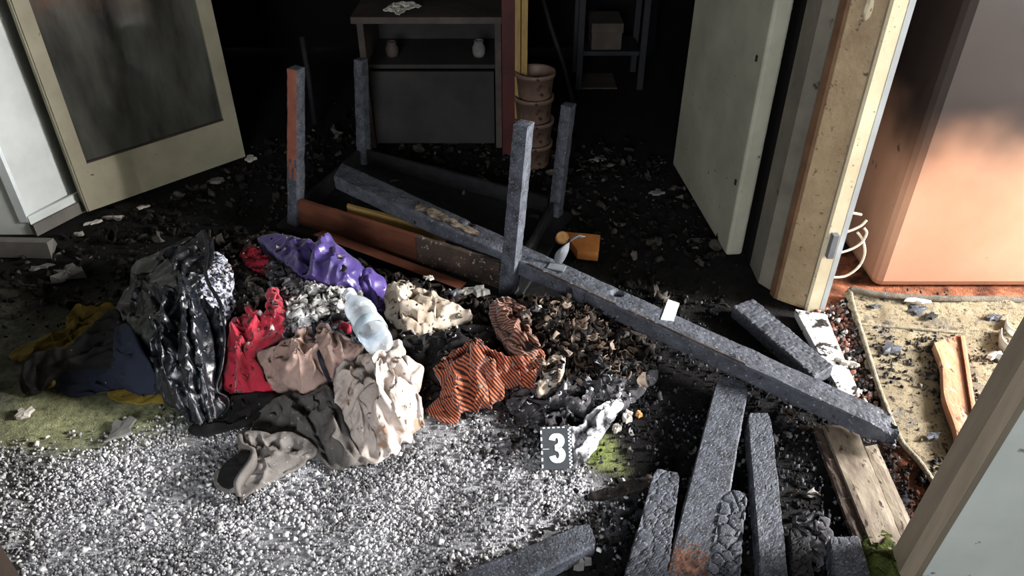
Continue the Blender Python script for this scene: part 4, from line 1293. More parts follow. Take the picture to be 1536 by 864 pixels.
drape('fabric', [(357, 656, .05), (366, 648, .06), (385, 646, .06), (405, 650, .055), (425, 647, .06), (445, 652, .055), (458, 657, .05), (473, 670, .04), (467, 685, .02), (440, 703, .008), (404, 722, .006), (374, 738, .006), (360, 751, .006), (352, 738, .01), (340, 735, .008), (326, 728, .008), (322, 710, .02), (338, 688, .04), (360, 674, .05)], M['grey_waist'],
      ctrl=[(400, 700, .03), (350, 705, .012)], folds=[([(330, 720), (345, 695), (375, 680)], -.040, .030, .03), ([(370, 655), (385, 672), (420, 680), (460, 675)], .016, .010, .05), ([(375, 668), (400, 665), (440, 668)], -.014, .010, .05), ([(390, 652), (400, 660), (430, 664)], .010, .008, .06), ([(390, 715), (405, 695), (420, 686)], .010, .008, .03), ([(415, 715), (430, 700), (452, 690)], -.008, .01, .02)], crumple=(.006, 24), aniso=(.3, 2.4), fine=.001, seed=33, drop=.03, spacing=.005, parent=gwt)
drape('inner_side', [(327, 722, .022), (330, 706, .036), (342, 690, .052), (360, 678, .062), (376, 678, .064), (372, 692, .056), (358, 712, .036), (350, 727, .026), (338, 731, .018)], M['dark_cloth'], crumple=(.003, 24), seed=44, drop=.0, thick=.004, spacing=.005, parent=gwt)
wb = spline([P(360, 654, .065), P(364, 668, .06), P(380, 676, .062), P(377, 692, .07), P(363, 711, .058), P(355, 728, .046), P(360, 748, .022)], 6)
V_, F_ = [], []
for q in wb:
    V_ += [q + Vector((-.006, 0, -.028)), q + Vector((-.007, 0, .008)), q + Vector((.007, 0, .008)), q + Vector((.006, 0, -.028))]
for i in range(len(wb) - 1):
    for k in range(4):
        F_.append([i * 4 + k, i * 4 + (k + 1) % 4, i * 4 + 4 + (k + 1) % 4, i * 4 + 4 + k])
obj('waistband', V_, F_, M['grey_waist'], gwt, smooth=True)

drape('striped_sweater', [(646, 550, .08), (658, 538, .10), (679, 526, .12), (698, 514, .14), (716, 509, .15), (732, 520, .15), (752, 528, .14), (777, 530, .14), (795, 526, .14), (809, 518, .14), (815, 534, .12), (808, 552, .10), (798, 566, .08), (801, 582, .05), (782, 574, .06), (764, 572, .06), (752, 594, .03), (734, 610, .01), (714, 616, .008), (694, 618, .008), (684, 630, .006), (670, 633, .006), (652, 622, .008), (638, 612, .012), (654, 600, .03), (664, 584, .05), (662, 564, .07)], M['knit_orange'],
      ctrl=[(700, 550, .14), (740, 550, .13), (690, 590, .08), (720, 590, .09), (780, 548, .13)],
      folds=[([(690, 525), (712, 518), (708, 535), (722, 545)], .020, .012, .14), ([(672, 536), (690, 545), (712, 552)], .018, .010, .13), ([(652, 548), (678, 556), (695, 560)], .016, .010, .10), ([(705, 556), (706, 580), (708, 605)], -.026, .014, .10), ([(715, 556), (726, 575), (716, 605)], .026, .012, .10), ([(746, 535), (760, 548), (795, 552)], .020, .010, .13), ([(745, 540), (742, 560), (760, 566)], -.018, .010, .12), ([(745, 560), (772, 560), (800, 545)], .018, .010, .12), ([(672, 565), (684, 590), (694, 612)], .018, .012, .07), ([(688, 562), (696, 590), (704, 610)], .014, .010, .08), ([(735, 568), (742, 580), (730, 600)], .016, .012, .07), ([(660, 600), (670, 615), (690, 622)], -.014, .012, .02)],
      crumple=(.015, 24), aniso=(-.5, 2.6), fine=.003, seed=34, drop=.05, spacing=.0045, stripes=0.35, label='orange and dark striped knit sweater crumpled behind the number card', cat='sweater')
drape('striped_scarf', [(736, 462, .12), (746, 448, .13), (760, 444, .14), (776, 452, .14), (792, 464, .14), (795, 480, .14), (794, 496, .14), (808, 512, .15), (800, 526, .14), (780, 528, .14), (764, 512, .14), (752, 500, .13), (740, 484, .12)], M['knit_grey'],
      folds=[([(745, 455), (760, 480), (785, 515)], .022, .016, .13), ([(768, 452), (778, 480), (798, 515)], -.018, .014, .14), ([(785, 465), (788, 490), (800, 512)], .014, .010, .14)], crumple=(.008, 26), aniso=(-1.0, 2.4), fine=.003, seed=35, drop=.06, spacing=.0045, stripes=1.25,
      label='singed rust-brown ribbed knit scarf at the foot of the table leg', cat='scarf')
drape('burnt_rags', [(798, 456, .08), (820, 450, .10), (850, 462, .10), (890, 472, .09), (930, 486, .07), (948, 512, .05), (952, 540, .03), (905, 548, .05), (860, 556, .06), (828, 556, .06), (815, 540, .08), (808, 512, .10), (800, 482, .10)], M['burnt'],
      ctrl=[(860, 500, .11), (890, 520, .09), (830, 480, .12)], crumple=(.022, 28), fine=.009, seed=36, rag=.12, drop=.05, spacing=.0055, label='brown burnt rags beside the striped sweater', cat='rag')
drape('white_wad', [(808, 585, .07), (812, 562, .09), (822, 540, .11), (834, 528, .12), (846, 530, .12), (842, 552, .10), (832, 572, .08), (820, 586, .06)], M['cream_cloth'], crumple=(.010, 30), fine=.004, seed=37, rag=.06, drop=.06, spacing=.0045,
      label='small white wad tucked beside the striped sweater', cat='rag')
drape('burnt_sheet', [(762, 602, .02), (778, 588, .03), (800, 574, .05), (824, 578, .06), (850, 560, .07), (880, 548, .08), (910, 536, .08), (940, 532, .06), (966, 540, .045), (988, 554, .03), (974, 576, .02), (950, 596, .012), (925, 618, .008), (905, 640, .006), (880, 650, .01), (852, 640, .03), (820, 640, .02), (790, 632, .01), (772, 618, .01)], M['sheet_black'],
      ctrl=[(860, 590, .06), (910, 570, .07)], folds=[([(985, 556), (940, 572), (915, 600)], .020, .012, .04), ([(900, 545), (890, 580), (860, 610)], .020, .016, .06), ([(925, 545), (930, 565), (950, 575)], -.02, .014, .06), ([(860, 570), (850, 600), (835, 625)], -.018, .014, .05), ([(790, 600), (820, 600), (850, 590)], .014, .010, .05)], crumple=(.014, 24), fine=.005, seed=38, rag=.04, drop=.03, spacing=.005,
      label='charred black sheet spread behind the number card', cat='sheet')
drape('burnt_curtain', [(922, 600, .035), (934, 604, .03), (915, 630, .03), (900, 655, .03), (884, 678, .02), (868, 697, .006), (852, 690, .02), (850, 670, .04), (845, 652, .06), (836, 640, .075), (848, 636, .075), (866, 640, .06), (884, 622, .06), (900, 606, .055)], M['sheet'], folds=[([(925, 602), (890, 640), (862, 690)], .018, .012, .04), ([(905, 610), (870, 650), (856, 680)], -.014, .012, .05)], crumple=(.008, 26), fine=.003, seed=39, drop=.03, spacing=.0045,
      label='white scorched cloth strip running to the number card', cat='cloth')
# small lacy burnt lumps on the sheet
for k_, (a, b_, z, s, mm, lab) in enumerate(((876, 470, .10, .028, 'pale_scrap', 'white foam scrap under the long plank'), (935, 505, .07, .03, 'burnt_white', 'silver scrap at the edge of the brown rags'),
                                             (915, 498, .08, .022, 'pale_scrap', 'pale chunk between plank and brown rags'), (800, 462, .13, .03, 'burnt_white', 'pale shred hanging beside the scarf'))):
    dx = s * 1140 / 2.5
    ol = [(a + dx * math.cos(t) * (0.8 + 0.4 * random.random()), b_ + 0.7 * dx * math.sin(t) * (0.8 + 0.4 * random.random()), z - 0.02 * math.sin(t)) for t in [i * math.pi / 5 for i in range(10)]]
    drape('burnt_lump', ol, M[mm], ctrl=[(a, b_, z + .004)], crumple=(.011, 60), fine=.006, seed=50 + k_, rag=.3, drop=.05, spacing=.004, label=lab, cat='debris')

drape('dark_rag', [(606, 507, .12), (640, 500, .12), (690, 490, .12), (725, 490, .12), (738, 508, .12), (705, 514, .12), (672, 528, .11), (648, 546, .08), (634, 552, .07), (625, 530, .10)], M['dark_cloth'], crumple=(.014, 22), aniso=(.3, 2.2), seed=40, rag=.08, drop=.05,
      label='dark scorched rag between cream cloth and striped sweater', cat='rag')
drape('black_rag', [(402, 398, .14), (428, 392, .16), (450, 410, .17), (462, 424, .17), (456, 442, .16), (430, 446, .16), (410, 434, .16)], M['sheet_black'], crumple=(.014, 30), seed=41, rag=.12, drop=.05, spacing=.005,
      label='black flaky rag between red rag and purple cloth', cat='rag')
drape('black_rag', [(476, 486, .15), (500, 474, .16), (530, 462, .16), (548, 474, .15), (560, 500, .14), (575, 520, .14), (540, 518, .15), (510, 500, .15)], M['sheet_black'], crumple=(.014, 30), seed=42, rag=.1, drop=.05, spacing=.005,
      label='black charred rag under the plastic bottle', cat='rag')
drape('black_rag', [(345, 400, .10), (366, 392, .12), (380, 412, .13), (400, 420, .14), (398, 440, .15), (372, 456, .14), (352, 470, .12), (346, 440, .12)], M['burnt'], crumple=(.014, 30), seed=43, rag=.12, drop=.05, spacing=.005,
      label='sooty brown-black rag beside the fur lining', cat='rag')

# ------------------------------------------------------------------ plastic bottle
b0, b1 = P(571, 518, .215), P(528, 447, .22)
bd = (b1 - b0)
bl = bd.length
bt = thing('plastic_bottle', 'clear crushed plastic bottle lying on the clothes', 'bottle', (b0 + b1) / 2)
bt.location.z -= 0.03
prof = [(0.0, 0.006), (0.018, 0.0), (0.032, 0.004), (0.036, 0.016), (0.036, 0.04), (0.034, 0.046), (0.037, 0.052), (0.037, 0.085), (0.034, 0.091), (0.037, 0.098), (0.036, 0.12), (0.033, 0.127), (0.037, 0.134), (0.038, 0.15), (0.033, 0.175), (0.022, 0.198), (0.014, 0.208), (0.013, 0.228), (0.0125, 0.23), (0.011, 0.228), (0.012, 0.208)]
sc_ = bl / 0.215
rot = Vector((0, 0, 1)).rotation_difference(bd.normalized()).to_matrix()
V_, F_ = lathe(prof, 40)
Va = np.array([tuple(v) for v in V_])
dn = 1 + 0.10 * vnoise(Va[:, 0] * 45, Va[:, 1] * 45, Va[:, 2] * 28, seed=8) + 0.05 * vnoise(Va[:, 0] * 110, Va[:, 1] * 110, Va[:, 2] * 70, seed=9)
Va[:, :2] *= dn[:, None]
V_ = [b0 + rot @ (Vector(v) * sc_) for v in Va.tolist()]
obj('body', V_, F_, M['bottle'], bt, smooth=True)
V_, F_ = lathe([(0.0385, 0.054), (0.0395, 0.056), (0.0395, 0.084), (0.0385, 0.086)], 40)
obj('label_band', [b0 + rot @ (v * sc_) for v in V_], F_, M['bottle_label'], bt, smooth=True)
V_, F_ = lathe([(0.0, 0.243), (0.015, 0.243), (0.0165, 0.240), (0.0165, 0.222), (0.0, 0.222)], 24)
obj('cap', [b0 + rot @ (v * sc_) for v in V_], F_, M['bright_white'], bt)

# ------------------------------------------------------------------ number card
n0, n1 = P(813, 708), P(859, 706)
nw_ = (n1 - n0).length
nh = nw_ * 1.36
ndx = (n1 - n0).normalized()
ndy = Vector((-ndx.y, ndx.x, 0))
vdir = (ndy * 0.72 + Vector((0, 0, 0.69))).normalized()
vnrm = ndx.cross(vdir).normalized()
if vnrm.z < 0:
    vnrm = -vnrm
n0.z = n1.z = 0.008
card = thing('number_card', 'dark grey evidence card with a white number 3', 'marker', (n0 + n1) / 2)


def cp(u, v, d=0.0):
    return n0 + ndx * (u * nw_) + vdir * (v * nh) + vnrm * d


def cardquad(rects, d0, d1):
    V, Fs = [], []
    for (u0, u1, v0, v1) in rects:
        k = len(V)
        for d in (d0, d1):
            V += [cp(u0, v0, d), cp(u1, v0, d), cp(u1, v1, d), cp(u0, v1, d)]
        Fs += [[k + 4, k + 5, k + 6, k + 7], [k + 3, k + 2, k + 1, k], [k, k + 1, k + 5, k + 4], [k + 1, k + 2, k + 6, k + 5], [k + 2, k + 3, k + 7, k + 6], [k + 3, k, k + 4, k + 7]]
    return V, Fs


V_, F_ = cardquad([(0, 1, 0, 1)], -0.0015, 0.0)
obj('front_panel', V_, F_, M['card'], card)
top_l, top_r = cp(0, 1, -0.001), cp(1, 1, -0.001)
bk0, bk1 = top_l + ndy * 0.05, top_r + ndy * 0.05
bk0.z = bk1.z = 0.012
V_, F_ = hexa([bk0, bk1, bk1 + ndy * 0.002, bk0 + ndy * 0.002, top_l, top_r, top_r + ndy * 0.002, top_l + ndy * 0.002])
obj('back_panel', V_, F_, M['card'], card)
# the figure: two bowls with a heavy stroke
cl = []
for t in np.linspace(math.radians(172), math.radians(-80), 20):
    cl.append((0.52 + 0.155 * math.cos(t), 0.665 + 0.125 * math.sin(t)))
for t in np.linspace(math.radians(80), math.radians(-172), 22):
    cl.append((0.52 + 0.165 * math.cos(t), 0.335 + 0.135 * math.sin(t)))
asp = nh / nw_
V_, F_ = [], []
for i, (u, v) in enumerate(cl):
    p_, q_ = cl[max(i - 1, 0)], cl[min(i + 1, len(cl) - 1)]
    tx, ty = q_[0] - p_[0], (q_[1] - p_[1]) * asp
    l_ = math.hypot(tx, ty) or 1
    wv = 0.085 * (0.55 + 0.45 * abs(ty / l_)) + 0.02
    nx_, ny_ = -ty / l_ * wv, tx / l_ * wv / asp
    for d in (-0.001, 0.0012):
        V_ += [cp(u + nx_, v + ny_, d), cp(u - nx_, v - ny_, d)]
for i in range(len(cl) - 1):
    a = i * 4
    F_ += [[a + 2, a + 3, a + 7, a + 6], [a, a + 2, a + 6, a + 4], [a + 3, a + 1, a + 5, a + 7]]
F_ += [[0, 1, 3, 2], [len(V_) - 4, len(V_) - 3, len(V_) - 1, len(V_) - 2]]
obj('figure_three', V_, F_, M['card_white'], card)
rects = []
for i in range(6):
    rects.append((0.0, 0.05, 0.04 + i * 0.16, 0.12 + i * 0.16))
for i in range(5):
    rects.append((0.08 + i * 0.16, 0.16 + i * 0.16, 0.965, 0.995))
for i in range(22):
    for j in range(2):
        if (i + j) % 2 == 0:
            rects.append((0.90 + j * 0.05, 0.95 + j * 0.05, 0.02 + i * 0.0435, 0.0635 + i * 0.0435))
rects.append((0.05, 0.26, 0.475, 0.487))
V_, F_ = cardquad(rects, -0.001, 0.0006)
obj('scale_marks', V_, F_, M['card_white'], card)

# ------------------------------------------------------------------ side room: rug, plank, litter
rugpoly = [(1273, 434, .03), (1330, 444, .04), (1420, 449, .04), (1560, 452, .03), (1700, 470, .02), (1800, 560, .012), (1640, 700, .012), (1500, 760, .012), (1412, 748, .012), (1398, 722, .012), (1376, 690, .012), (1350, 660, .012), (1328, 610, .012), (1312, 566, .012), (1298, 520, .012), (1286, 480, .016), (1278, 456, .022)]
rug = thing('rug', 'singed beige rug littered with soot flakes in the side room', 'rug', P(1400, 560))
drape('pile', rugpoly, M['rug'], ctrl=[(1400, 500, .014), (1400, 600, .012), (1500, 560, .012)], folds=[([(1285, 484), (1350, 490), (1440, 498), (1540, 504)], .010, .016, .014), ([(1278, 440), (1400, 452), (1560, 456)], .012, .03, .03)], crumple=(.003, 9), spacing=.012, thick=.012, drop=.01, seed=60, parent=rug)
V_, F_ = tube(spline([P(1275, 434, .036), P(1279, 456, .03), P(1287, 482, .022), P(1299, 520, .018), P(1313, 566, .018), P(1329, 610, .018), P(1351, 660, .018), P(1377, 690, .018), P(1399, 722, .018), P(1412, 748, .018)], 8), 0.008, 7)
obj('bound_edge', V_, F_, M['rug_edge'], rug, smooth=True)
V_, F_ = tube(spline([P(1275, 434, .04), P(1330, 443, .05), P(1420, 448, .05), P(1560, 451, .04), P(1700, 468, .03)], 10), 0.012, 7)
obj('curled_edge', V_, F_, M['rug_grey'], rug, smooth=True)
V_, F_ = tube(spline([P(1284, 486, .018), P(1350, 491, .02), P(1440, 499, .02), P(1560, 506, .02)], 10), 0.006, 6)
obj('woven_stripe', V_, F_, M['rug_edge'], rug, smooth=True)
pp = thing('peeled_plank', 'orange peeled wood plank lying on the rug', 'plank', P(1432, 590, .02))
V_, F_ = hexa([v - Vector((0, 0, .03)) for v in [P(1437, 676, .05), P(1470, 676, .05), P(1440, 502, .05), P(1403, 514, .05)]] + [P(1437, 676, .05), P(1470, 676, .05), P(1440, 502, .05), P(1403, 514, .05)], (8, 30, 2), lambda p: 0.0015 * fbm(p[:, 0] * 30, p[:, 1] * 30), 0.003)
V_ = [(x + 0.006 * math.sin(y * 22), y, z) for (x, y, z) in V_]
obj('wood', V_, F_, M['peeled_wood'], pp)
V_, F_ = hexa([v - Vector((0, 0, .02)) for v in [P(1462, 676, .053), P(1467, 676, .053), P(1441, 503, .053), P(1437, 503, .053)]] + [P(1462, 676, .053), P(1467, 676, .053), P(1441, 503, .053), P(1437, 503, .053)], (1, 10, 1))
obj('groove', V_, F_, M['maroon'], pp)
V_, F_ = hexa([v - Vector((0, 0, .04)) for v in [P(1467, 676, .06), P(1474, 676, .06), P(1448, 503, .06), P(1441, 503, .06)]] + [P(1467, 676, .06), P(1474, 676, .06), P(1448, 503, .06), P(1441, 503, .06)], (2, 20, 2), lambda p: 0.001 * fbm(p[:, 0] * 30, p[:, 1] * 30), 0.002)
obj('lip', V_, F_, M['peeled_wood'], pp)
# broken white plastic ring: two curved bands
for k_, (arc, lab) in enumerate(((((1508, 480), (1507, 492), (1514, 500), (1528, 505), (1544, 504)), 'upper curved white plastic band on the rug'), (((1499, 500), (1500, 514), (1508, 524), (1520, 532), (1534, 536)), 'lower curved white plastic band on the rug'))):
    sp = spline([P(a, b_, .03) for a, b_ in arc], 6)
    V_, F_ = [], []
    for q in sp:
        V_ += [q + Vector((0, 0, -.018)), q + Vector((0, 0, .02)), q + Vector((.004, .004, .02)), q + Vector((.004, .004, -.018))]
    for i in range(len(sp) - 1):
        for k in range(4):
            F_.append([i * 4 + k, i * 4 + (k + 1) % 4, i * 4 + 4 + (k + 1) % 4, i * 4 + 4 + k])
    F_ += [[0, 1, 2, 3], [len(V_) - 4, len(V_) - 3, len(V_) - 2, len(V_) - 1]]
    obj('plastic_band', V_, F_, M['plastic'], smooth=True, label=lab, cat='plastic')
# cables hanging out behind the casing
yc = jD.y + 0.06
for k_, (path, lab) in enumerate(((((1262, 350), (1278, 345), (1292, 338), (1300, 330)), 'short pale cable stub behind the casing'), (((1256, 380), (1276, 374), (1292, 364), (1300, 350), (1296, 342)), 'middle pale cable loop behind the casing'), (((1248, 416), (1268, 414), (1288, 400), (1297, 380), (1294, 360), (1286, 348)), 'long drooping pale cable loop behind the casing'), (((1258, 330), (1274, 320), (1292, 322)), 'upper pale cable end behind the casing'))):
    V_, F_ = tube(spline([PY(a, b_, yc + 0.004 * i) for i, (a, b_) in enumerate(path)], 8), 0.0045, 7)
    obj('cable', V_, F_, M['cable'], smooth=True, label=lab, cat='cable')

# ------------------------------------------------------------------ dark room at the back
yc0 = 3.45
cb = thing('burnt_cabinet', 'burnt bedside cabinet with an open shelf in the dark room', 'cabinet', (-0.41, yc0 + 0.2, 0))
cx0, cx1 = PY(537, 60, yc0).x, PY(752, 60, yc0).x
zs = [PY(640, 97, yc0).z, PY(640, 24, yc0).z]
for nm, bb, mm in (('side_panel', (cx0, cx0 + 0.03, yc0, yc0 + 0.4, 0, zs[1] - .03), 'cabinet_edge'), ('side_panel', (cx1 - 0.03, cx1, yc0, yc0 + 0.4, 0, zs[1] - .03), 'cabinet_edge'),
                   ('top_board', (cx0 - 0.02, cx1 + 0.02, yc0 - 0.02, yc0 + 0.42, zs[1] - .03, zs[1]), 'cabinet_edge'), ('shelf', (cx0 + .03, cx1 - .03, yc0, yc0 + 0.39, zs[0] - .02, zs[0]), 'cabinet'),
                   ('drawer_front', (cx0 + .035, cx1 - .035, yc0 - 0.01, yc0 + 0.01, 0.03, zs[0] - .03), 'cabinet'), ('back_panel', (cx0 + .03, cx1 - .03, yc0 + 0.39, yc0 + 0.4, 0.02, zs[1] - .03), 'cabinet')):
    V_, F_ = rbox(*bb, 0.003)
    obj(nm, V_, F_, M[mm], cb)
V_, F_ = rbox(PY(752, 0, 3.36).x, PY(776, 0, 3.36).x, 3.36, 3.9, 0, 1.9, 0.003)
obj('wardrobe_side', V_, F_, M['red_wood'], label='tall dark red wardrobe side panel by the cabinet', cat='panel')
ysx = 3.28
for k_, (a, b_) in enumerate(((772, 780), (781, 790))):
    q0, q1 = PY(a, 190, ysx), PY(b_, 190, ysx)
    if k_ == 0:
        ys_t = thing('yellow_batten', 'tall yellow grooved batten in front of the red panel', 'batten', (q0.x, ysx, 0))
    V_, F_ = rbox(q0.x, q1.x, ysx, ysx + 0.03 - k_ * 0.008, 0.0, 1.85, 0.003)
    obj('strip', V_, F_, M['yellow_strip'], ys_t)
# stacked buckets
bc = P(800, 262)
bz, labs = 0.0, ('lowest pinkish bucket of the stack behind the batten', 'second bucket from the floor in the stack behind the batten', 'third bucket from the floor in the stack behind the batten', 'topmost pinkish bucket of the stack behind the batten')
hb = 0.115
for k_ in range(4):
    prof = [(r_ * 0.85, h_) for r_, h_ in ((0.0, 0.0), (0.085, 0.0), (0.088, 0.004), (0.100, hb - 0.02), (0.106, hb - 0.02), (0.107, hb), (0.100, hb), (0.096, hb - 0.01), (0.084, 0.008), (0.0, 0.008))]
    V_, F_ = lathe(prof, 28)
    obj('bucket', [v + Vector((bc.x + 0.004 * (k_ % 2), bc.y + 0.12, bz)) for v in V_], F_, M['bucket'], smooth=True, label=labs[k_], cat='bucket', group='stacked buckets')
    bz += hb - 0.004
# shelving rack
yr = 4.25
rx0, rx1 = PY(868, 120, yr).x, PY(960, 120, yr).x
rk = thing('shelf_rack', 'black metal shelving rack against the dark back wall', 'shelf', ((rx0 + rx1) / 2, yr + 0.15, 0))
for (x_, y_) in ((rx0, yr), (rx1, yr), (rx0, yr + 0.3), (rx1, yr + 0.3)):
    V_, F_ = rbox(x_ - 0.018, x_ + 0.018, y_ - 0.018, y_ + 0.018, 0, 1.7, 0.003)
    obj('upright', V_, F_, M['rack'], rk)
sh_z = [PY(900, 176, yr).z, PY(900, 76, yr).z, PY(900, 52, yr).z + 0.01, PY(900, -40, yr).z]
for z_ in (sh_z[0], sh_z[1], sh_z[3]):
    V_, F_ = rbox(rx0 + .018, rx1 - .018, yr, yr + 0.3, z_ - 0.03, z_ - 0.005, 0.003)
    obj('shelf', V_, F_, M['rack'], rk)
for (a, b_, z_, lab) in ((874, 926, 0, 'brown carton on the lower rack shelf'), (884, 928, 1, 'pale carton on the upper rack shelf')):
    x0_, x1_ = PY(a, 120, yr + .02).x, PY(b_, 120, yr + .02).x
    V_, F_ = rbox(x0_, x1_, yr + 0.02, yr + 0.26, sh_z[z_] - 0.004, sh_z[z_] + 0.17 - 0.03 * z_, 0.006)
    bx_ = thing('carton', lab, 'box', ((x0_ + x1_) / 2, yr + .14, sh_z[z_]))
    obj('box_body', V_, F_, M['carton'], bx_)
    V_, F_ = rbox(x0_ - .004, x1_ + .004, yr + 0.016, yr + 0.264, sh_z[z_] + 0.12 - 0.03 * z_, sh_z[z_] + 0.175 - 0.03 * z_, 0.004)
    obj('lid', V_, F_, M['carton'], bx_)
# white jug and pale pot in the cabinet compartment, paper scraps on top
for (a, b_, mm, r_, h_, nm, lab) in ((718, 60, 'grey_scrap', .03, .075, 'jug', 'soot-stained pale jug inside the cabinet shelf'), (586, 52, 'cabinet_edge', .03, .07, 'pot', 'small grey pot inside the cabinet shelf')):
    x_ = PY(a, b_, yc0 + .12).x
    V_, F_ = lathe([(0.0, 0), (r_ * .8, 0), (r_, h_ * .2), (r_ * 1.05, h_ * .55), (r_ * .7, h_ * .85), (r_ * .75, h_), (r_ * .62, h_), (r_ * .55, h_ * .8), (0.0, h_ * .3)], 20)
    obj(nm, [v + Vector((x_, yc0 + .12, zs[0])) for v in V_], F_, M[mm], smooth=True, label=lab, cat='pot')
drape('paper_scrap', [(575, 14, zs[1] + .02), (590, 4, zs[1] + .03), (612, 2, zs[1] + .03), (632, 8, zs[1] + .02), (610, 14, zs[1] + .015), (598, 22, zs[1] + .01), (588, 16, zs[1] + .015)], M['pale_scrap'], crumple=(.008, 40), rag=.08, drop=.0, thick=.004, spacing=.005, seed=70, label='torn pale paper scrap on the burnt cabinet top', cat='paper')
V_, F_ = tube([PY(452, 55, 3.7), PY(462, 110, 3.68), PY(472, 185, 3.66)], 0.014, 8)
obj('burnt_stick', V_, F_, M['char_dark'], smooth=True, label='thin burnt stick leaning in the dark left of the cabinet', cat='stick')
V_, F_ = tube([PY(812, -10, 3.9), PY(826, 40, 3.88), PY(846, 100, 3.86), PY(862, 160, 3.84)], 0.012, 8)
obj('burnt_stick', V_, F_, M['char_dark'], smooth=True, label='thin burnt stick leaning right of the buckets', cat='stick')

# ------------------------------------------------------------------ loose pieces that can be told apart
def shard(name, px, py, w_, h_, m, label, z=0.0, rot=0.0, t=0.012, cat='debris', group=None, seed=0):
    c = P(px, py, z)
    r_ = random.Random(seed * 31 + int(px))
    n = 13
    pts = []
    for i in range(n):
        a = 2 * math.pi * i / n
        k = 0.45 + 0.8 * r_.random()
        x, y = math.cos(a) * w_ / 2 * k, math.sin(a) * h_ / 2 * k
        pts.append((c.x + x * math.cos(rot) - y * math.sin(rot), c.y + x * math.sin(rot) + y * math.cos(rot)))
    V = [(x, y, z) for x, y in pts] + [(c.x + (x - c.x) * .92, c.y + (y - c.y) * .92, z + t * (0.6 + 0.8 * r_.random())) for x, y in pts] + [(c.x, c.y, z + t * 1.2)]
    Fs = [[i, (i + 1) % n, n + (i + 1) % n, n + i] for i in range(n)] + [[n + i, n + (i + 1) % n, 2 * n] for i in range(n)] + [list(range(n))[::-1]]
    return obj(name, V, Fs, m, label=label, cat=cat, group=group)


SH = [('carpet_scrap', 180, 645, .10, .13, 'grey_scrap', 'flat grey square of carpet on the green moss', .006, .3, .006), ('plaster_lump', 105, 414, .12, .09, 'grey_scrap', 'crumbly grey plaster lump near the wall end', 0, .2, .03),
      ('plaster_piece', 140, 335, .07, .03, 'pale_scrap', 'pale plaster piece at the foot of the glazed door', 0, .5, .01), ('plaster_piece', 172, 327, .09, .025, 'pale_scrap', 'long pale plaster sliver below the glazed door', 0, .1, .01),
      ('plaster_piece', 325, 272, .12, .05, 'grey_scrap', 'grey plaster slab near the far corner of the glazed door', 0, .2, .015), ('plaster_piece', 375, 240, .06, .05, 'pale_scrap', 'pale chip by the outer corner of the glazed door', 0, .2, .015),
      ('plaster_piece', 60, 402, .09, .03, 'grey_scrap', 'grey sliver in front of the left baseboard', 0, .4, .01), ('plaster_piece', 38, 622, .06, .05, 'pale_scrap', 'pale flake at the edge of the moss', 0, .3, .012),
      ('plaster_piece', 213, 312, .07, .03, 'pale_scrap', 'small pale sliver under the door rail', 0, .7, .008), ('plaster_piece', 118, 352, .05, .03, 'pale_scrap', 'white chip beside the side baseboard', 0, .2, .01),
      ('charcoal_lump', 700, 437, .06, .04, 'pale_scrap', 'pale paper shard between cream cloth and table leg', .13, .3, .01), ('charcoal_lump', 722, 440, .05, .05, 'grey_scrap', 'grey shard leaning by the table leg', .13, .8, .02),
      ('charcoal_lump', 684, 440, .04, .03, 'tin', 'bluish foil shard behind the cream cloth', .14, .1, .01), ('charcoal_lump', 644, 418, .04, .03, 'pale_scrap', 'pale shard on the brown table board', .12, .1, .01),
      ('ash_lump', 940, 628, .045, .04, 'pale_scrap', 'off-white crumbly lump right of the scorched strip', 0, .2, .025), ('ash_lump', 925, 645, .03, .03, 'pale_scrap', 'small off-white lump above the green moss patch', 0, .2, .02),
      ('ash_lump', 958, 624, .02, .02, 'cork', 'tiny tan lump right of the off-white lump', 0, .2, .015), ('ash_lump', 870, 845, .05, .04, 'grey_scrap', 'grey stone-like lump below the crosswise timber end', 0, .2, .03),
      ('wire_scrap', 1378, 452, .11, .02, 'bright_white', 'white splinter on the curled rug edge', .05, -.15, .008), ('soot_flake', 1375, 465, .08, .05, 'char', 'blue-black soot flake below the white splinter', .03, .1, .015),
      ('soot_flake', 1335, 523, .08, .06, 'char', 'bluish ash clump on the rug by its bound edge', .02, .1, .015), ('soot_flake', 1312, 460, .05, .03, 'char', 'black flake near the rug corner', .03, .1, .012),
      ('soot_flake', 1395, 475, .05, .03, 'char_dark', 'black curled flake on the woven stripe', .03, .4, .015), ('soot_flake', 1490, 478, .06, .04, 'char', 'blue-black flake beside the plastic band', .03, .4, .02),
      ('soot_flake', 1400, 655, .05, .03, 'char', 'dark crumb cluster at the rug end under the plank tip', .02, .4, .012), ('plastic_scrap', 1492, 535, .06, .03, 'bright_white', 'crumpled white scrap below the plastic bands', .02, .3, .02),
      ('plastic_scrap', 1268, 545, .09, .025, 'pale_scrap', 'white splinter on the litter beside the threshold', .03, -.3, .012), ('ash_lump', 1160, 660, .05, .03, 'grey_scrap', 'grey scrap between timber end and scorched strip', 0, .6, .015),
      ('plaster_piece', 985, 290, .08, .05, 'grey_scrap', 'grey flake on the dark floor near the ajar door', 0, .2, .01), ('plaster_piece', 900, 240, .10, .04, 'grey_scrap', 'grey flake on the dark floor behind the table', 0, .1, .012),
      ('plaster_piece', 805, 240, .05, .08, 'pale_scrap', 'pale chunk standing at the foot of the buckets', 0, .3, .06), ('plaster_piece', 1042, 362, .06, .04, 'grey_scrap', 'faint grey flake in front of the ajar door', 0, .2, .008)]
for k_, s in enumerate(SH):
    shard(s[0], s[1], s[2], s[3], s[4], M[s[5]], s[6], s[7], s[8], s[9] * (0.45 if s[0] == 'soot_flake' else 0.8), seed=k_, cat='debris')
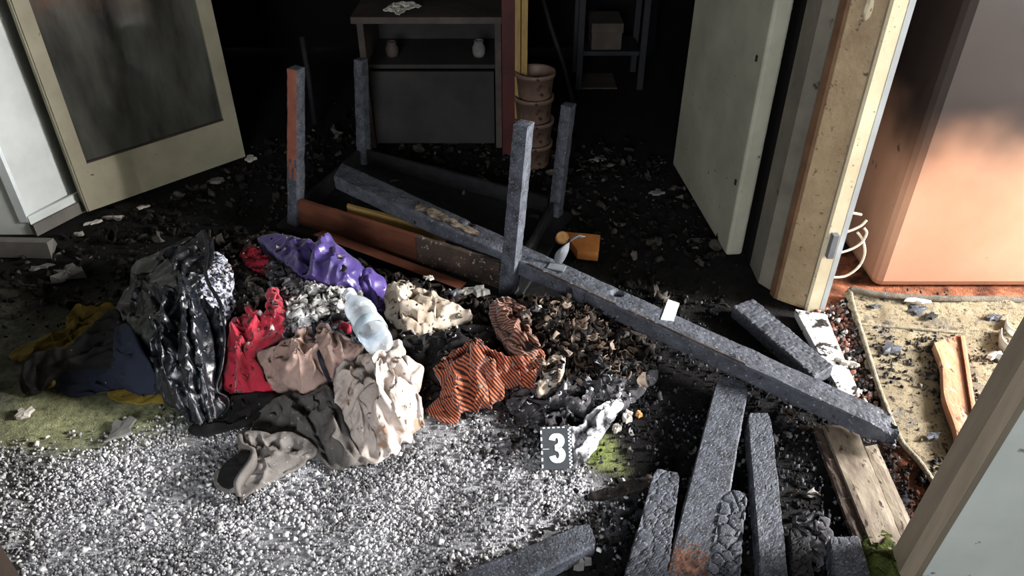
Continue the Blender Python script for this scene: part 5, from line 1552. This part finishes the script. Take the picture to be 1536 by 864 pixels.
# mossy end of the threshold
drape('moss_clump', [(1298, 800, .02), (1320, 792, .03), (1340, 805, .03), (1350, 840, .02), (1348, 868, .01), (1310, 870, .01), (1292, 835, .015)], M['moss'], ctrl=[(1322, 830, .05)], crumple=(.006, 40), fine=.004, seed=80, spacing=.006, label='green moss clump at the end of the threshold', cat='moss')
drape('shrivelled_rag', [(1196, 778, .07), (1216, 766, .08), (1240, 776, .07), (1246, 800, .05), (1236, 830, .03), (1226, 850, .02), (1218, 820, .05), (1210, 795, .08)], M['sheet_black'], crumple=(.014, 40), fine=.006, seed=81, rag=.16, spacing=.005, drop=.04, label='shrivelled black and white rag on the timber stub', cat='rag')
drape('tar_cloth', [(885, 740, .02), (910, 730, .03), (940, 722, .035), (975, 712, .04), (972, 724, .03), (940, 736, .02), (905, 746, .015)], M['burnt'], crumple=(.006, 30), seed=82, spacing=.005, label='rolled scorched cloth strip left of the cracked timber', cat='cloth')

# ------------------------------------------------------------------ uncountable litter: ash flakes, soot crumbs
BACKZ = [(-60, 420), (60, 390), (380, 230), (600, 150), (1000, 240), (1100, 400), (1000, 470), (900, 400), (740, 330), (560, 300), (420, 350), (300, 380), (180, 480), (0, 560)]
DARKZ = [(640, 640), (780, 560), (900, 440), (1010, 470), (1230, 560), (1340, 680), (1400, 900), (1000, 1000), (880, 800), (930, 715)]


def chips(name, xy, size, cols, label, cat, zoff=None, flat=0.55):
    n = len(xy)
    ang = rng.random(n) * 2 * np.pi
    a = np.array([0, .25, .5, .75]) * 2 * np.pi
    rad = size[:, None] * (0.55 + 0.6 * rng.random((n, 4)))
    th = ang[:, None] + a[None] + 0.5 * (rng.random((n, 4)) - .5)
    bx, by = rad * np.cos(th), rad * np.sin(th)
    lift = size * flat * (0.4 + 1.1 * rng.random(n))
    tx = (rng.random(n) - .5) * 0.9
    ty = (rng.random(n) - .5) * 0.9
    z0 = np.zeros(n) if zoff is None else zoff
    V = np.zeros((n, 8, 3))
    V[:, :4, 0] = xy[:, :1] + bx
    V[:, :4, 1] = xy[:, 1:] + by
    V[:, :4, 2] = z0[:, None] - 0.004 + np.clip(bx * tx[:, None] + by * ty[:, None], -.01, .01)
    k = 0.55 + 0.3 * rng.random((n, 1))
    V[:, 4:, 0] = xy[:, :1] + bx * k
    V[:, 4:, 1] = xy[:, 1:] + by * k
    V[:, 4:, 2] = z0[:, None] + lift[:, None] + np.clip((bx * tx[:, None] + by * ty[:, None]) * 1.2, -.012, .012)
    base = (np.arange(n) * 8)[:, None, None]
    q = np.array([[0, 1, 5, 4], [1, 2, 6, 5], [2, 3, 7, 6], [3, 0, 4, 7], [4, 5, 6, 7]])[None]
    Fq = (base + q).reshape(-1, 4)
    me = bpy.data.meshes.new(name)
    Vf = V.reshape(-1, 3)
    me.vertices.add(len(Vf))
    me.vertices.foreach_set('co', Vf.ravel())
    me.loops.add(len(Fq) * 4)
    me.loops.foreach_set('vertex_index', Fq.ravel().astype(np.int32))
    me.polygons.add(len(Fq))
    me.polygons.foreach_set('loop_start', (np.arange(len(Fq)) * 4).astype(np.int32))
    me.update(calc_edges=True)
    me.validate()
    at = me.attributes.new('Col', 'FLOAT_COLOR', 'POINT')
    c = np.repeat(np.column_stack([cols, np.ones(n)]), 8, axis=0)
    at.data.foreach_set('color', c.astype(np.float32).ravel())
    me.materials.append(M['ash'])
    o = bpy.data.objects.new(name, me)
    COL.objects.link(o)
    tag(o, label, cat, None, 'stuff')
    return o


def scatter(n, x0, x1, y0, y1, dens):
    x = x0 + (x1 - x0) * rng.random(n)
    y = y0 + (y1 - y0) * rng.random(n)
    ok = rng.random(n) < dens(x, y)
    return np.column_stack([x[ok], y[ok]])


def tone(n, stops, jitter=0.15):
    c = np.array([L3(s) for s in stops])
    i = rng.integers(0, len(stops), n)
    return np.clip(c[i] * (1 + jitter * rng.standard_normal((n, 1))), 0.004, 0.95)


xy = scatter(110000, -1.9, 1.0, 0.55, 2.0, lambda x, y: softmask(x, y, ASH, .12, .14, 7, 3) ** 1.3 * np.clip(0.62 + 0.9 * fbm(x * 7, y * 7, seed=41), 0.12, 1))
sz = 0.0022 + 0.0060 * rng.random(len(xy)) ** 2.6
patch_ = np.clip(0.78 + 0.9 * fbm(xy[:, 0] * 9, xy[:, 1] * 9, seed=61), 0.45, 1.05)[:, None]
chips('ash_flakes', xy, sz, patch_ * tone(len(xy), ((210, 208, 208), (200, 198, 198), (220, 218, 218), (188, 186, 188), (170, 168, 172), (150, 148, 152))), 'layer of pale ash flakes covering the foreground carpet', 'ash', zoff=0.003 * rng.random(len(xy)), flat=0.1)
xy = scatter(4200, -1.9, 1.0, 0.7, 1.9, lambda x, y: softmask(x, y, ASH, .2, .14, 7, 3) * 0.6)
sz = 0.007 + 0.005 * rng.random(len(xy)) ** 2
chips('ash_crumbs', xy, sz, tone(len(xy), ((232, 230, 226), (214, 212, 210), (150, 148, 148))), 'larger pale crumbs strewn over the ash layer', 'ash', zoff=0.002 * rng.random(len(xy)), flat=0.22)
xy = scatter(15000, -0.6, 1.15, 0.9, 2.6, lambda x, y: softmask(x, y, DARKZ, .15, .1, 7, 5) * np.clip(0.55 + 0.8 * fbm(x * 9, y * 9, seed=43), 0.05, 1))
sz = 0.0035 + 0.006 * rng.random(len(xy)) ** 2.5
chips('soot_crumbs', xy, sz, tone(len(xy), ((24, 24, 27), (34, 35, 40), (18, 18, 20), (50, 52, 57), (26, 25, 25), (90, 90, 93))), 'dark soot crumbs strewn around the charred timbers', 'soot', zoff=0.006 * rng.random(len(xy)))
xy = scatter(8000, -2.4, 1.2, 1.9, 4.4, lambda x, y: softmask(x, y, BACKZ, .2, .1, 5, 7) * 0.8)
sz = 0.006 + 0.022 * rng.random(len(xy)) ** 5
chips('burnt_litter', xy, sz, tone(len(xy), ((16, 15, 15), (24, 22, 21), (30, 27, 26), (14, 13, 13), (36, 33, 31), (62, 58, 54))), 'scattered burnt litter on the dark floor behind the clothes', 'litter', zoff=0.006 * rng.random(len(xy)), flat=0.3)
HEAPZ = [(330, 380), (440, 350), (600, 420), (740, 450), (930, 490), (980, 560), (860, 640), (640, 600), (440, 520), (330, 600), (260, 560), (260, 420)]
BV = []
for (v_, f_) in DRAPED:
    BV.append(BVHTree.FromPolygons(v_.tolist(), [list(map(int, q)) for q in f_]))


def heap_top(x, y):
    best = 0.0
    for t in BV:
        h = t.ray_cast(Vector((x, y, 1.0)), Vector((0, 0, -1)))
        if h[0] is not None and h[0].z > best:
            best = h[0].z
    return best


def shreds(name, xy, size, cols, label, cat, zt, m):
    """curled leaf-like scraps, each a small bent patch"""
    n = len(xy)
    uu, vv = np.meshgrid(np.linspace(-1, 1, 4), np.linspace(-1, 1, 5))
    uu, vv = uu.ravel(), vv.ravel()
    taper = (1 - 0.55 * vv ** 2)
    V = np.zeros((n, 20, 3))
    ra = rng.random((n, 8))
    loc = np.zeros((n, 20, 3))
    loc[:, :, 0] = uu[None] * taper[None] * size[:, None] * (0.35 + 0.5 * ra[:, 0:1]) + 0.25 * size[:, None] * (rng.random((n, 20)) - .5)
    loc[:, :, 1] = vv[None] * size[:, None]
    loc[:, :, 2] = size[:, None] * ((ra[:, 1:2] - .3) * 1.3 * uu[None] ** 2 + (ra[:, 2:3] - .4) * 1.2 * vv[None] ** 2 + 0.3 * (ra[:, 3:4] - .5) * uu[None] * vv[None] * 2)
    az, tl, rl = ra[:, 4] * 2 * np.pi, (ra[:, 5] - .5) * 1.9, (ra[:, 6] - .5) * 1.9
    ct, st = np.cos(tl)[:, None], np.sin(tl)[:, None]
    y1, z1 = loc[:, :, 1] * ct - loc[:, :, 2] * st, loc[:, :, 1] * st + loc[:, :, 2] * ct
    cr, sr = np.cos(rl)[:, None], np.sin(rl)[:, None]
    x1, z2 = loc[:, :, 0] * cr + z1 * sr, -loc[:, :, 0] * sr + z1 * cr
    ca_2, sa_2 = np.cos(az)[:, None], np.sin(az)[:, None]
    V[:, :, 0] = xy[:, :1] + x1 * ca_2 - y1 * sa_2
    V[:, :, 1] = xy[:, 1:] + x1 * sa_2 + y1 * ca_2
    V[:, :, 2] = np.maximum(zt[:, None] + z2 + size[:, None] * 0.35, 0.003)
    q = np.array([[j * 4 + i, j * 4 + i + 1, (j + 1) * 4 + i + 1, (j + 1) * 4 + i] for j in range(4) for i in range(3)])[None]
    Fq = ((np.arange(n) * 20)[:, None, None] + q).reshape(-1, 4)
    me = bpy.data.meshes.new(name)
    Vf = V.reshape(-1, 3)
    me.vertices.add(len(Vf))
    me.vertices.foreach_set('co', Vf.ravel())
    me.loops.add(len(Fq) * 4)
    me.loops.foreach_set('vertex_index', Fq.ravel().astype(np.int32))
    me.polygons.add(len(Fq))
    me.polygons.foreach_set('loop_start', (np.arange(len(Fq)) * 4).astype(np.int32))
    me.update(calc_edges=True)
    me.validate()
    me.shade_smooth()
    at = me.attributes.new('Col', 'FLOAT_COLOR', 'POINT')
    at.data.foreach_set('color', np.repeat(np.column_stack([cols, np.ones(n)]), 20, axis=0).astype(np.float32).ravel())
    me.materials.append(m)
    o = bpy.data.objects.new(name, me)
    COL.objects.link(o)
    sol = o.modifiers.new('thickness', 'SOLIDIFY')
    sol.thickness = 0.0012
    return tag(o, label, cat, None, 'stuff')


RAGZ = [(790, 452), (850, 458), (930, 484), (956, 520), (960, 548), (905, 556), (850, 566), (815, 552), (804, 510)]
xy = scatter(9000, -0.1, 0.6, 1.5, 2.4, lambda x, y: softmask(x, y, RAGZ, .06, .03, 9, 8, 0.09) * 0.62)
zt = np.array([heap_top(a, b_) for a, b_ in xy])
shreds('burnt_shreds', xy, 0.006 + 0.016 * rng.random(len(xy)) ** 2, tone(len(xy), ((62, 50, 42), (40, 34, 31), (92, 78, 68), (28, 26, 26), (128, 114, 102), (52, 44, 40), (34, 30, 30))), 'curled brown burnt shreds beside the striped sweater', 'debris', zt, M['ash'])
GAPZ = [(345, 380), (440, 385), (480, 440), (600, 415), (740, 440), (760, 500), (660, 540), (590, 500), (520, 470), (470, 500), (420, 500), (345, 480)]
xy = scatter(5000, -1.4, 0.2, 1.7, 2.7, lambda x, y: softmask(x, y, GAPZ, .06, .05, 9, 8, 0.12) * np.clip(0.1 + 1.2 * fbm(x * 8, y * 8, seed=49), 0.0, 1))
zt = np.array([heap_top(a, b_) for a, b_ in xy])
shreds('soot_shreds', xy, 0.004 + 0.010 * rng.random(len(xy)) ** 2, tone(len(xy), ((30, 28, 28), (24, 22, 22), (60, 56, 54), (120, 114, 110), (40, 36, 35), (190, 186, 182))), 'sooty shreds caught between the red, purple and cream clothes', 'debris', zt, M['ash'])
xy = scatter(5200, -2.3, 1.0, 2.1, 4.2, lambda x, y: softmask(x, y, BACKZ, .2, .1, 5, 7) * np.clip(0.35 + 0.9 * fbm(x * 5, y * 5, seed=57), 0.03, 1))
shreds('leafy_litter', xy, 0.008 + 0.024 * rng.random(len(xy)) ** 2.5, tone(len(xy), ((26, 24, 23), (34, 31, 29), (44, 40, 37), (22, 20, 20), (58, 54, 49), (84, 80, 74))), 'curled sooty flakes covering the dark floor behind the clothes', 'litter', np.zeros(len(xy)), M['ash'])
xy = scatter(2600, -0.4, 1.1, 1.0, 2.3, lambda x, y: softmask(x, y, DARKZ, .15, .1, 7, 5) * np.clip(0.35 + 0.9 * fbm(x * 7, y * 7, seed=58), 0.02, 1))
shreds('char_flakes', xy, 0.004 + 0.014 * rng.random(len(xy)) ** 2.5, tone(len(xy), ((26, 26, 28), (38, 38, 42), (20, 20, 21), (56, 56, 60), (60, 50, 44), (110, 108, 106))), 'curled char flakes between the foreground timbers', 'soot', np.zeros(len(xy)), M['ash'])
SHEETZ = [(770, 600), (830, 570), (900, 545), (960, 545), (940, 590), (880, 640), (820, 640)]
xy = scatter(3000, -0.1, 0.6, 1.4, 2.1, lambda x, y: softmask(x, y, SHEETZ, .06, .05, 9, 8, 0.05) * np.clip(0.2 + 1.2 * fbm(x * 9, y * 9, seed=53), 0.0, 1))
zt = np.array([heap_top(a, b_) for a, b_ in xy])
shreds('sheet_flakes', xy, 0.004 + 0.010 * rng.random(len(xy)) ** 2, tone(len(xy), ((200, 200, 204), (150, 150, 156), (40, 40, 44), (230, 230, 232), (90, 90, 96), (30, 30, 32))), 'grey and white curled flakes on the charred black sheet', 'debris', zt, M['ash'])
xy = scatter(8000, -1.5, 0.7, 1.5, 2.7, lambda x, y: softmask(x, y, HEAPZ, .1, .05, 7, 8, 0.1) * np.clip(0.25 + 1.3 * fbm(x * 9, y * 9, seed=47), 0.02, 1))
zt = np.array([heap_top(a, b_) for a, b_ in xy])
sz = 0.0018 + 0.009 * rng.random(len(xy)) ** 7
chips('heap_flakes', xy, sz, tone(len(xy), ((30, 26, 25), (60, 50, 44), (120, 108, 98), (210, 206, 200), (40, 36, 34), (150, 140, 130))), 'burnt shreds and ash flakes sprinkled over the heap of clothes', 'ash', zoff=zt + 0.002, flat=0.4)
RUGZ = [(1290, 450), (1600, 460), (1600, 700), (1420, 740), (1350, 650), (1300, 520)]
xy = scatter(11000, 1.0, 2.2, 1.3, 2.3, lambda x, y: softmask(x, y, RUGZ, .05, .05, 7, 9) * np.clip(0.35 + 1.3 * fbm(x * 8, y * 8, seed=45), 0.03, 1))
sz = 0.003 + 0.008 * rng.random(len(xy)) ** 3
chips('rug_soot', xy, sz, tone(len(xy), ((40, 38, 38), (66, 62, 58), (34, 32, 32), (110, 104, 96), (84, 78, 72))), 'soot crumbs sprinkled over the beige rug', 'soot', zoff=0.016 + 0.002 * rng.random(len(xy)), flat=0.35)
LITZ = [(1236, 468), (1276, 450), (1300, 530), (1330, 600), (1340, 640), (1290, 610), (1258, 540)]
xy = scatter(6000, 0.95, 1.4, 1.5, 2.3, lambda x, y: softmask(x, y, LITZ, .03, .03, 9, 9) * 0.8)
sz = 0.004 + 0.012 * rng.random(len(xy)) ** 3
chips('threshold_litter', xy, sz, tone(len(xy), ((40, 36, 36), (150, 110, 96), (30, 28, 28), (190, 184, 178), (110, 74, 62), (80, 78, 80))), 'black, pink and white litter between threshold and rug', 'litter', zoff=0.006 * rng.random(len(xy)), flat=0.4)
LOW = [(1330, 690), (1360, 690), (1410, 740), (1400, 800), (1370, 800)]
xy = scatter(2500, 0.9, 1.3, 1.0, 1.7, lambda x, y: softmask(x, y, LOW, .03, .03, 9, 9) * 0.6)
chips('doorway_soot', xy, 0.003 + 0.008 * rng.random(len(xy)) ** 3, tone(len(xy), ((40, 36, 36), (80, 50, 40), (30, 28, 28), (90, 84, 78))), 'soot crumbs on the red-brown floor in the doorway', 'soot', flat=0.4)
